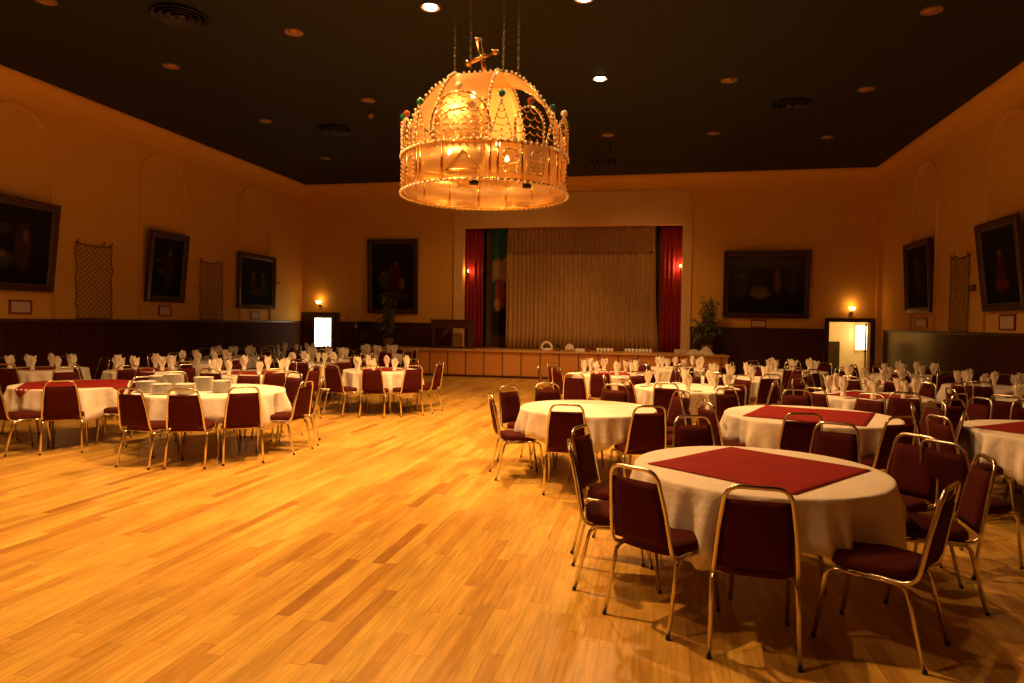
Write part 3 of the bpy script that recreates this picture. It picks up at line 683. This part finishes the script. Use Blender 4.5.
for az in (-17+10, 30):
    q = pol(az, CR-.06, .0); MB().box((q[0]-.05, q[1]-.03, -.06), (q[0]+.05, q[1]+.03, .03), .008).build('under_lamp', M['black'], ch)

# ---------------------------------------------------------------- chairs
def chair_meshes():
    d = {}
    r = .0125
    def side(s):
        return [(s*.200, .10, .432), (s*.205, -.10, .430)]+bezarc((s*.208, -.155, .430), (s*.212, -.235, .428), (s*.208, -.250, .500), 5)+[(s*.190, -.285, .700)]
    topc = bezarc((-.168, -.318, .860), (-.158, -.337, .940), (-.085, -.338, .940), 5)
    path = side(-1)+topc+[(-x, y, z) for x, y, z in topc[::-1]]+side(1)[::-1]
    d['back_frame'] = (MB().tube(path, r, 8), 'metal')
    # seat cushion
    m = MB(); nx, ny = 10, 10
    def outl(t):  # rounded square
        a = 2*PI*t; c, s_ = math.cos(a), math.sin(a); n = 5
        k = (abs(c)**n+abs(s_)**n)**(-1/n); x = .215*k*c; y = .215*k*s_
        return x*(1-.06*(y < 0)*abs(y)/.215), y
    rings = [(.0, .428), (.90, .428), (.99, .436), (1.0, .455), (.985, .480), (.93, .494), (.75, .503), (.4, .508), (0, .509)]
    n = 28; vs = []; fs = []
    for k_, z in rings:
        for i in range(n):
            x, y = outl(i/n); vs.append((x*k_, y*k_, z))
    for j in range(len(rings)-1):
        for i in range(n): l = (i+1) % n; fs.append((j*n+i, j*n+l, (j+1)*n+l, (j+1)*n+i))
    m.add(vs, fs, True); d['seat'] = (m, 'fabric')
    # back pad: between tubes, z .50..865, lean
    m = MB()
    def bp(u, v, side_):
        z = .485+(.868-.485)*v; y = -.246-(z-.49)*.165/.88*1.05
        y = -.250-(z-.50)*(.068/.365)
        w_ = .193-(z-.50)*.075; x = w_*(2*u-1)
        e = 1-max(0, abs(2*u-1))**6; e2 = 1-abs(2*v-1)**8
        th = .026*min(e, e2)**.5 if min(e, e2) > 0 else 0
        return (x, y+side_*th+(.004), z)
    m.grid(lambda u, v: bp(u, v, 1), 8, 8); m.grid(lambda u, v: bp(1-u, v, -.8), 8, 8); d['backrest'] = (m, 'fabric')
    fl = [(.220, .270, 0)]+bezarc((.214, .215, .37), (.210, .205, .416), (.205, .155, .417), 4)+[(.205, .03, .417)]
    rl = [(.225, -.290, 0)]+bezarc((.216, -.200, .37), (.212, -.190, .416), (.206, -.145, .417), 4)+[(.205, .03, .417)]
    for nm, pth in (('leg_f', fl), ('leg_r', rl)):
        for s in (-1, 1): d[nm+str(s)] = (MB().tube([(s*x, y, z) for x, y, z in pth], .0125, 8), 'metal')
    for nm, (x, y) in (('leg_f', (.220, .270)), ('leg_r', (.225, -.290))):
        for s in (-1, 1): d['cap_'+nm+str(s)] = (MB().lathe([(.0, 0), (.0135, 0), (.0140, .018), (.0, .018)], 8, (s*x, y, 0)), 'cap')
    cb = MB(); cb.tube([(-.2, .11, .415), (.2, .11, .415)], .009, 6); d['cross_bar'] = (cb, 'metal')
    cb = MB(); cb.tube([(-.2, -.11, .415), (.2, -.11, .415)], .009, 6); d['cross_bar2'] = (cb, 'metal')
    out = {}
    for k_, (mb, mt) in d.items():
        import bmesh
        me = mb.mesh(k_, M[mt]); bm = bmesh.new(); bm.from_mesh(me); bmesh.ops.remove_doubles(bm, verts=bm.verts, dist=1e-5); bmesh.ops.recalc_face_normals(bm, faces=bm.faces); bm.to_mesh(me); bm.free(); out[k_] = me
    return out
CM = chair_meshes()
def chair(x, y, face, label, group, near):
    """face: angle (rad) the sitter looks towards"""
    t = thing('banquet_chair', label, 'chair', (x, y, 0), face-PI/2, group)
    link('back_frame', CM['back_frame'], t); link('seat', CM['seat'], t); link('backrest', CM['backrest'], t)
    for nm in ('leg_f-1', 'leg_f1', 'leg_r-1', 'leg_r1'):
        l = link('leg', CM[nm], t)
        if near: link('foot_cap', CM['cap_'+nm], l)
    if near: link('cross_bar', CM['cross_bar'], t); link('cross_bar', CM['cross_bar2'], t)
    return t

# ---------------------------------------------------------------- tables, cloths, settings
TZ = .775
def cloth(name, cx, cy, r, half, rot, label, seed, low=.42):
    rnd = random.Random(seed); nf = 180; ph = [rnd.uniform(0, 6.28) for _ in range(4)]
    def ext(a):
        c, s_ = abs(math.cos(a-rot)), abs(math.sin(a-rot)); n = 3.2
        return half/((c**n+s_**n)**(1/n))
    rings = [0, .35, .7, .93, .985]
    ts = [0, .03, .10, .22, .38, .55, .75, 1.0]
    vs = []; fs = []
    for k_ in rings:
        for i in range(nf):
            a = 2*PI*i/nf; vs.append((r*k_*math.cos(a), r*k_*math.sin(a), TZ+.004))
    for t_ in ts:
        for i in range(nf):
            a = 2*PI*i/nf; D = min(max(ext(a)-r, .12), low+.18)
            f = .55*math.sin(a*16+ph[0]+1.6*math.sin(a*3+ph[2]))+.40*math.sin(a*27+ph[1]+1.2*math.sin(a*5))+.25*math.sin(a*9+ph[3])
            dd = D*t_; rad_ = r+.010+dd*.08+f*.072*min(1, dd/.22)**1.1
            z = TZ+.004-dd*(1-.02*abs(f))
            if t_ == 0: rad_, z = r+.004, TZ+.002
            vs.append((rad_*math.cos(a), rad_*math.sin(a), z))
    m_ = len(rings)+len(ts)
    for j in range(m_-1):
        for i in range(nf): l = (i+1) % nf; fs.append((j*nf+i, j*nf+l, (j+1)*nf+l, (j+1)*nf+i))
    m = MB(); m.add(vs, fs, True)
    o = m.build(name, M['cloth'], None, solid=.003); o.location = (cx, cy, 0)
    return tag(o, label, 'tablecloth', 'ivory tablecloths')
def overlay(cx, cy, hd, rot, label, r=9):
    m = MB(); a = hd/math.sqrt(2)
    def fn(u, v):
        x, y = a*(2*u-1), a*(2*v-1); c, s_ = math.cos(rot), math.sin(rot); X, Y = c*x-s_*y, s_*x+c*y
        d = math.hypot(X, Y); z = TZ+.012+.003*math.sin(7*x)*math.sin(5*y)
        if d > r: z -= (d-r)*1.0; k_ = (r+.02+(d-r)*.15)/d; X *= k_; Y *= k_
        return (X, Y, z)
    m.grid(fn, 24, 24); o = m.build('table_overlay', M['overlay'], None, solid=.003); o.location = (cx, cy, 0)
    return tag(o, label, 'table overlay', 'burgundy table overlays')
def napkin_mesh(seed):
    """cloth folded to a standing fan: tight foot, flaring leaves with pointed tips"""
    rnd = random.Random(seed); m = MB()
    m.lathe([(0, 0), (.030, .002), (.032, .02), (.026, .05), (.022, .06), (0, .06)], 10)
    nl = 5
    for q in range(nl):
        a = 2*PI*q/nl+rnd.uniform(-.3, .3); tilt = rnd.uniform(.14, .32)*(.4 if q == 0 else 1); h = rnd.uniform(.185, .235); w_ = rnd.uniform(.040, .054)
        d = Vector((math.cos(a), math.sin(a), 0)); s_ = Vector((-math.sin(a), math.cos(a), 0))
        def fn(u, v):
            x = (2*u-1); wd = w_*(.35+1.1*v-.95*v**3*abs(x)**.5 if v < .999 else .12)
            wd = w_*(.40+1.3*v)*(1-.82*max(0, (v-.62)/.38)**1.4)
            p = d*(.008+h*math.sin(tilt)*v**1.5+.022*(x*x)*v*-1)+s_*(wd*x); return (p.x, p.y, .03+(h-.03)*v*(1-.06*x*x))
        m.grid(fn, 4, 6)
    return m
import bmesh
NM = []
for q in range(5):
    me = napkin_mesh(q).mesh('napkin', M['napkin']); NM.append(me)
plate_me = MB().lathe([(0, .004), (.07, .004), (.085, .008), (.125, .019), (.127, .021), (.122, .021), (.083, .012), (.07, .009), (0, .009)], 28).mesh('plate', M['china'])
leg_me = None
def table(key, cx, cy, r, half, rot, phrase, cphr, nchair, base_az, setting, near, over=None, skip=(), tuck=.07, jit=6):
    rnd = random.Random(hash(key) % 1 + sum(map(ord, key)))
    t = thing('round_table', 'round banquet table under ivory cloth, ' + phrase, 'table', (cx, cy, 0), rnd.uniform(0, 1), 'round banquet tables')
    MB().lathe([(0, TZ-.03), (r-.02, TZ-.03), (r-.01, TZ-.025), (r-.01, TZ-.004), (r-.02, TZ-.001), (0, TZ-.001)], 48).build('tabletop', M['tabletop'], t)
    for q in range(4):
        a = PI/4+PI/2*q; x, y = .5*r*math.cos(a), .5*r*math.sin(a)
        MB().tube([(x*1.1, y*1.1, 0), (x, y, .3), (x, y, TZ-.03)], .014, 8).build('leg', M['metal'], t)
    cloth('tablecloth', cx, cy, r, half, rot, 'ivory cloth draped over the table ' + phrase, sum(map(ord, key)))
    if over:
        hd, orot = over; overlay(cx, cy, hd, orot, 'burgundy square overlay on the table ' + phrase, r)
    tocam = math.atan2(-cy, -cx)
    SIDE = ['near', 'near right', 'right', 'far right', 'far', 'far left', 'left', 'near left']
    def side(rel):
        return SIDE[int(round(((rel) % (2*PI))/(PI/4))) % 8]
    TAB.append((cx, cy, r))
    for i in range(nchair) if isinstance(nchair, int) else range(len(nchair)):
        if isinstance(nchair, int):
            az = rad(base_az)+2*PI*i/nchair+rad(rnd.uniform(-jit, jit)); dist = r+tuck+rnd.uniform(0, .10); turn = rad(rnd.uniform(-7, 7))
        else:
            e_ = nchair[i]
            if len(e_) == 4:
                az = math.atan2(e_[1]-cy, e_[0]-cx); CH.append((e_[0], e_[1], rad(e_[2]), az-tocam, cphr, near, i, True)); continue
            a_, dist, tn = e_; az = rad(a_); turn = rad(tn)
        x, y = cx+dist*math.cos(az), cy+dist*math.sin(az)
        CH.append((x, y, az+PI+turn, az-tocam, cphr, near, i, not isinstance(nchair, int)))
    if setting:
        nn = 8
        for i in range(nn):
            a = rad(base_az)+2*PI*i/nn+rad(rnd.uniform(-5, 5)); rr = r-.22+rnd.uniform(-.03, .03)
            rel = SIDE[int(round(((rad(base_az)+2*PI*i/nn-tocam) % (2*PI))/(PI/4)-OFF(base_az, tocam))) % 8]
            o = link('folded_napkin', NM[rnd.randrange(5)]); o.location = (cx+rr*math.cos(a), cy+rr*math.sin(a), TZ+(.020 if over else .008)); o.rotation_euler = (0, 0, rnd.uniform(0, 6.28)); s_ = rnd.uniform(.92, 1.1); o.scale = (s_*1.12, s_*1.12, s_*1.12)
            tag(o, 'ivory standing fan napkin, %s side, on table %s' % (rel, cphr), 'napkin', 'folded napkins')
            if setting > 1:
                rr2 = r-.15; a2 = a+.20
                o = link('side_plate', plate_me); o.location = (cx+rr2*math.cos(a2), cy+rr2*math.sin(a2), TZ+.006); o.scale = (.62, .62, .8)
                tag(o, 'small white side plate, %s side, on table %s' % (rel, cphr), 'plate', 'side plates')
def OFF(b, t): q = ((rad(b)-t) % (PI/4))/(PI/4); return q if q < .5 else q-1
TAB = []; CH = []; L1X, L1Y = -8.18, 8.2
A = 3.14159/180
table('R1', .69, 4.95, .83, 1.14, .25, 'nearest the camera with burgundy overlay', 'nearest the camera', [(.536, 3.97, 86, 0), (.057, 4.226, 56, 0), (-.26, 4.70, 8, 0), (-.28, 5.28, -16, 0), (1.24, 4.14, 147, 0), (1.74, 4.92, 176, 0), (1.70, 5.52, 220, 0), (1.36, 5.93, 246, 0), (.42, 5.98, 290, 0)], 0, 0, True, (.76, rad(8)+PI/4))
table('R2', -.80, 7.92, .78, 1.06, .7, 'without overlay at the dance floor edge', 'without overlay beside dance floor', [(-.92, 7.12, 94, 0), (-.20, 7.25, 112, 0), (-1.56, 7.62, 22, 0), (-1.60, 8.35, -30, 0), (-1.30, 8.78, -60, 0), (-.62, 8.9, -100, 0), (.02, 8.45, 215, 0), (.18, 7.85, 180, 0)], 0, 0, True)
table('R3', 1.66, 8.05, .90, 1.18, .5, 'with burgundy overlay directly behind the nearest one', 'behind the nearest overlaid one', [(1.32, 7.15, 94, 0), (2.05, 7.17, 118, 0), (.78, 7.62, 30, 0), (.62, 8.35, -10, 0), (1.05, 8.92, -55, 0), (1.75, 9.05, -92, 0), (2.35, 8.85, 228, 0), (2.72, 8.3, 195, 0), (2.65, 7.6, 155, 0)], 0, 0, True, (.84, rad(25)+PI/4))
table('R4', 3.86, 7.50, .87, 1.14, .2, 'cut off by the right picture edge', 'cut by right edge', [(2.30, 5.67, 36, 0), (3.6, 6.5, 85, 0), (2.9, 7.15, 15, 0), (3.0, 7.95, -20, 0), (3.5, 8.45, -60, 0), (4.1, 8.5, -100, 0)], 0, 0, True, (.8, rad(40)))
table('L1', L1X, L1Y, .80, 1.10, .05, 'with burgundy overlay at left picture edge', 'overlaid, at left edge', [(-7.59, 7.42, 128, 0), (-8.08, 7.22, 76, 0), (L1X+.92, L1Y-.12, 172, 0), (L1X+.72, L1Y+.62, 222, 0), (L1X+.05, L1Y+.95, 270, 0), (L1X-.75, L1Y+.6, -40, 0), (L1X-.95, L1Y-.2, 12, 0)], 0, 0, True, (.92, rad(40)))
table('L2', -5.95, 8.15, .95, 1.24, .6, 'carrying the plate stacks, left of dance floor', 'carrying plate stacks', [(-5.94, 7.02, 88, 0), (-5.45, 7.13, 109, 0), (-5.05, 7.50, 129, 0), (-4.88, 8.20, 178, 0), (-4.98, 8.72, 205, 0), (-5.55, 9.12, 250, 0), (-6.2, 9.15, 278, 0), (-6.82, 8.72, -30, 0)], 0, 0, True)
table('L5', -7.17, 10.90, .84, 1.18, .75, 'set with napkins behind the plate-stack table', 'behind plate stacks', 8, -90, 2, True, (.55, .3))
table('L6', -5.33, 12.52, .74, 1.08, .3, 'set with napkins standing alone before the stage', 'alone before the stage\'s left end', [(-5.74, 11.68, 76, 0), (-5.08, 11.66, 100, 0), (-4.62, 11.98, 138, 0), (-4.44, 12.5, 174, 0), (-4.62, 13.1, 215, 0), (-5.2, 13.38, 262, 0), (-5.85, 13.2, 300, 0), (-6.2, 12.65, -8, 0), (-6.18, 12.12, 28, 0)], -82, 2, True, (.55, .9))
table('R5', -.90, 13.29, .72, 1.06, .3, 'set with napkins nearest stage middle', 'nearest the stage middle', [(-95, .9, 0), (-140, .92, 0), (-165, 1.1, 0), (160, 1.0, 0), (110, .9, 0), (65, .9, 0), (15, .95, 0), (-50, .9, 0)], -75, 2, False, (.5, .2))
table('R6', .43, 10.93, .80, 1.14, .6, 'set with napkins behind the bare front table', 'behind the bare front table', [(-135, .95, 0), (-105, .92, 0), (-60, .92, 0), (-15, .95, 0), (-180, .95, 0), (130, .9, 0), (85, .9, 0), (40, .9, 0)], -90, 2, False)
table('R7', 2.98, 10.56, .77, 1.11, .4, 'set with napkins and overlay in right middle', 'with burgundy overlay, below right doorway', 8, -98, 2, False, (.62, .9))
table('R8', 1.49, 13.26, .72, 1.06, .1, 'second row from stage, right of middle', 'in second row from stage', 8, -70, 1, False)
table('R12', .44, 15.60, .70, 1.04, .5, 'closest to stage front, middle', 'closest to stage front, right half', 8, -80, 1, False)
table('R10', 3.75, 13.10, .68, 1.02, .9, 'before the open right doorway', 'second from right doorway', 8, -85, 1, False, (.5, .3))
table('RA', 2.85, 15.75, .71, 1.05, .9, 'far row right of the stage', 'in far row just right of stage', 8, -95, 1, False)
table('R11', 5.05, 15.4, .69, 1.03, .2, 'far row by the right doorway', 'in far row by right doorway', 8, -80, 1, False)
table('R9', 5.52, 12.95, .70, 1.04, .3, 'along right wall under its cord net', 'along right wall below cord net', [(-120, .95, 0), (-160, .95, 0), (-80, .95, 0), (150, .95, 0), (100, .95, 0), (60, .9, 0)], -75, 1, False)
table('R13', 5.20, 10.35, .66, 1.00, .6, 'at right edge beyond the cut-off table', 'at right edge, behind cut-off table', [(-100, .9, 0), (-140, .95, 0), (180, .95, 0), (130, .95, 0), (80, .9, 0), (-60, .9, 0)], -90, 1, False)
table('LA', -11.1, 10.35, .74, 1.08, .2, 'by left wall under its cord net', 'by left wall, nearest the viewer', 8, -60, 1, False, (.5, .2))
table('LB', -9.2, 10.75, .68, 1.02, .5, 'second row left, between wall and plates', 'between left wall and plate-stack table', 7, -65, 1, False, (.5, .9))
table('LC', -9.75, 13.15, .70, 1.04, .1, 'in third row on the left', 'in third row on the left', 8, -70, 1, False)
table('LF', -7.45, 13.70, .68, 1.02, .6, 'third row left, nearer the dance floor', 'in third row left, dance floor side', 8, -75, 1, False)
table('LG', -10.7, 15.55, .70, 1.04, .8, 'fourth row by the left wall', 'in fourth row by left wall', 8, -60, 1, False)
table('LH', -8.3, 16.0, .70, 1.04, .3, 'fourth row nearer the dance floor', 'in fourth row left, dance floor side', 8, -60, 1, False)
table('LI', -10.4, 18.1, .70, 1.04, .3, 'farthest row near the left door', 'in farthest row near left door', 8, -60, 1, False)
table('LJ', -7.95, 18.4, .68, 1.02, .6, 'farthest row left of the stage', 'in farthest row left of stage', 8, -60, 1, False)

# extra chairs standing crowded in the aisle right of the third table
for (x, y, fa, lb) in ((3.45, 8.95, 200, 'pulled into the dark aisle behind the cut-off table'), (2.95, 9.15, 250, 'turned sideways in the dark right aisle'), (4.35, 11.6, 210, 'loose in the aisle beside the right wall row'), (4.1, 9.25, 170, 'standing loose right of the overlaid middle table'), (-1.28, 11.30, 80, 'pulled out alone near the dance floor, back to camera')):
    CH.append((x, y, rad(fa), None, lb, False, 0, True))
SIDE = ['near', 'near right', 'right', 'far right', 'far', 'far left', 'left', 'near left']
placed = []; used_lab = {}
CH.sort(key=lambda c: not c[7])
for (x, y, fa, rel, ph, near, i, keep) in CH:
    if x < XL+.35 or x > XR-.35: continue
    bad = False
    for (tx, ty, tr) in TAB:
        if math.hypot(x-tx, y-ty) < tr+(.08 if not keep else .01): bad = True
    for (px, py) in placed:
        if math.hypot(x-px, y-py) < (.40 if keep else .50): bad = True
    if bad: continue
    placed.append((x, y))
    if rel is None: lab = 'burgundy padded banquet chair ' + ph
    else:
        a = math.degrees(rel) % 360; idx = int(round(a/45)) % 8
        lab = 'burgundy chair, %s side of table %s' % (SIDE[idx], ph)
        if lab in used_lab:
            # two chairs share an eighth: tell them apart by which is nearer the viewer
            lab = 'burgundy chair, %s side of table %s, %s' % (SIDE[idx], ph, 'more leftward one' if a > used_lab[lab] else 'more rightward one')
        used_lab[lab] = a
    chair(x, y, fa, lab, 'burgundy banquet chairs', near)

# plate stacks
ORD = ['first', 'second', 'third', 'fourth', 'fifth', 'sixth', 'seventh', 'eighth', 'ninth', 'tenth', 'eleventh', 'twelfth', 'thirteenth', 'fourteenth', 'fifteenth', 'sixteenth', 'seventeenth']
for sx, sy, n_, lb in ((-6.52, 7.62, 11, 'front left stack'), (-6.20, 7.50, 10, 'front second stack'), (-5.92, 7.60, 10, 'front third stack'), (-5.63, 7.92, 12, 'right hand stack'), (-6.66, 8.02, 14, 'rear left stack'), (-6.36, 7.93, 17, 'tallest rear stack'), (-5.99, 8.05, 14, 'rear right stack')):
    for q in range(n_):
        o = link('dinner_plate', plate_me); o.location = (sx+random.uniform(-.003, .003), sy+random.uniform(-.003, .003), TZ+.006+q*.0125); o.rotation_euler = (0, 0, random.uniform(0, 6))
        pos = 'topmost in' if q == n_-1 else ('bottom one in' if q == 0 else ORD[n_-1-q]+' from top in')
        tag(o, 'white dinner plate %s the %s on plate table' % (pos, lb), 'plate', 'dinner plates in the %s' % lb)

# ---------------------------------------------------------------- stage dressing
def tree(label, x, y, z, h, spread, n, seed, low):
    rnd = random.Random(seed); t = thing('potted_tree', label, 'potted plant', (x, y, z), 0, 'potted trees at the stage ends')
    MB().lathe([(0, 0), (.13, 0), (.17, .26), (.185, .28), (.16, .28), (.15, .22), (0, .22)], 20).build('pot', M['pot'], t)
    br = MB(); lv = MB()
    for q in range(n):
        a = rnd.uniform(0, 2*PI); ht = rnd.uniform(low, 1)*h; out = spread*rnd.uniform(.15, 1)*(1.15-.75*(ht/h-.3)); b0 = rnd.uniform(.2, .5)*ht
        P0 = Vector((rnd.uniform(-.03, .03), rnd.uniform(-.03, .03), .2)); P1 = Vector((.05*math.cos(a), .05*math.sin(a), b0+.2)); P2 = Vector((out*math.cos(a), out*math.sin(a), ht))
        pts = bezarc(P0, P1+Vector((0, 0, .3)), P2, 8); br.tube(pts, [.012*(1-.8*i/8) for i in range(9)], 5)
        for k_ in range(rnd.randint(14, 20)):
            s_ = rnd.uniform(.35, 1); i = min(7, int(s_*8)); c = Vector(pts[i]).lerp(Vector(pts[i+1]), s_*8-i)
            d = Vector((rnd.uniform(-1, 1), rnd.uniform(-1, 1), rnd.uniform(-.5, .8))).normalized(); L_ = rnd.uniform(.12, .22); w_ = L_*.19
            s2 = d.cross(Vector((0, 0, 1))).normalized(); up = s2.cross(d)
            lv.add([c, c+d*L_*.5+s2*w_+up*.01, c+d*L_+Vector((0, 0, -.03)), c+d*L_*.5-s2*w_+up*.01, c+d*L_*.5+up*.022], [(0, 1, 4), (1, 2, 4), (2, 3, 4), (3, 0, 4)])
    br.build('stem', M['bark'], t); lv.build('foliage', M['leaf'], t)
tree('tall slender potted tree on the stage before the left painting', -8.85, 21.3, STAGE_Z, 1.85, .52, 34, 4, .30)
tree('bushy potted tree on the stage at its right end', 1.42, 21.25, STAGE_Z, 1.75, .66, 46, 9, .25)
t = thing('stage_side_barrier', 'dark wooden barrier with thick top and slanting brace, stage left', 'barrier', (-6.58, 21.35, STAGE_Z))
MB().box((-.78, -.05, .66), (.72, .10, .92), .012).build('top_board', M['darkwood'], t); MB().box((-.82, -.08, .90), (.76, .13, .94), .01).build('handrail', M['mahogany'], t)
for x in (-.74, -.10, .40): MB().box((x, -.03, 0), (x+.07, .06, .67), .008).build('post', M['darkwood'], t)
MB().tube([(-.70, 0, .05), (-.15, 0, .66)], .03, 6).build('brace', M['darkwood'], t); MB().box((-.78, -.04, 0), (.72, .08, .06), .008).build('bottom_rail', M['darkwood'], t); MB().box((.42, -.03, .05), (.70, .05, .67)).build('infill_panel', M['darkwood'], t)
t = thing('arched_ornament', 'white arched basket ornament standing on stage front edge', 'ornament', (-3.43, 20.95, STAGE_Z))
MB().tube([(.17*math.cos(a), 0, .05+.23*math.sin(a)) for a in [PI*i/14 for i in range(15)]], .035, 8).build('arch', M['napkin'], t); MB().lathe([(0, 0), (.15, 0), (.19, .09), (.17, .09), (0, .04)], 20).build('basket', M['napkin'], t)
t = thing('small_potted_plant', 'small dark green plant beside white arched ornament', 'potted plant', (-3.08, 21.0, STAGE_Z))
MB().lathe([(0, 0), (.06, 0), (.08, .10), (0, .09)], 14).build('pot', M['pot'], t)
lv = MB(); rnd = random.Random(3)
for q in range(60):
    d = Vector((rnd.uniform(-1, 1), rnd.uniform(-1, 1), rnd.uniform(.1, 1.4))).normalized(); c = Vector((0, 0, .08)); s2 = d.cross(Vector((0, 0, 1))).normalized(); L_ = rnd.uniform(.12, .22)
    lv.add([c, c+d*L_*.6+s2*.025, c+d*L_, c+d*L_*.6-s2*.025], [(0, 1, 2, 3)])
lv.build('foliage', M['leaf'], t)
t = thing('fabric_ornament', 'pale folded fabric ornament beside the small stage plant', 'ornament', (-2.72, 21.0, STAGE_Z)); MB().tube([(.11*math.cos(a), 0, .03+.17*math.sin(a)) for a in [PI*i/12 for i in range(13)]], .04, 8).build('bow', M['napkin'], t); MB().ball((0, 0, .09), .07, 12, 8).build('knot', M['cloth'], t)
def boxthing(x, y, w_, d_, h, label, nm, mt):
    o = MB().box((-w_/2, -d_/2, 0), (w_/2, d_/2, h), .01).build(nm, M[mt]); o.location = (x, y, STAGE_Z); tag(o, label, 'box'); return o
boxthing(-2.38, 20.95, .30, .2, .10, 'low white box on stage edge near the ornaments', 'low_box', 'china')
boxthing(-2.14, 20.97, .12, .12, .11, 'small dark red box on stage edge', 'small_box', 'redframe')
cup = MB().lathe([(0, 0), (.025, 0), (.038, .03), (.042, .085), (.038, .085), (.034, .03), (0, .01)], 14).mesh('cup', M['china'])
for gi, (gx, gn, gl) in enumerate(((-1.83, 5, 'left row of cups'), (-.98, 8, 'right row of cups'))):
    for q in range(gn):
        o = link('white_cup', cup); o.location = (gx+q*.105, 20.93+.02*(q % 2), STAGE_Z); o.scale = (1.1, 1.1, 1.5)
        tag(o, 'white cup on the stage edge, %s from left in the %s' % (ORD[q], gl), 'cup', gl)
boxthing(.62, 21.02, .34, .25, .14, 'pale box on stage edge near right red drape', 'pale_box', 'paper')
def pile(x, y, w_, h, label, seed):
    rnd = random.Random(seed); m = MB()
    def fn(u, v):
        a = 2*PI*u; rr = (1-v)**.6; k_ = 1+.18*math.sin(3*a+seed)+.1*math.sin(7*a)
        return (w_*rr*k_*math.cos(a), .55*w_*rr*k_*math.sin(a), h*(1-rr**2)*(1+.25*math.sin(5*a+3*v)))
    m.grid(fn, 28, 8); o = m.build('linen_pile', M['napkin']); o.location = (x, y, STAGE_Z); tag(o, label, 'linen', 'crumpled linen piles')
pile(1.02, 20.92, .26, .13, 'crumpled white linen lying low on the right stage edge', 1); pile(1.38, 20.96, .24, .20, 'heaped white linen in front of the right potted tree', 4)
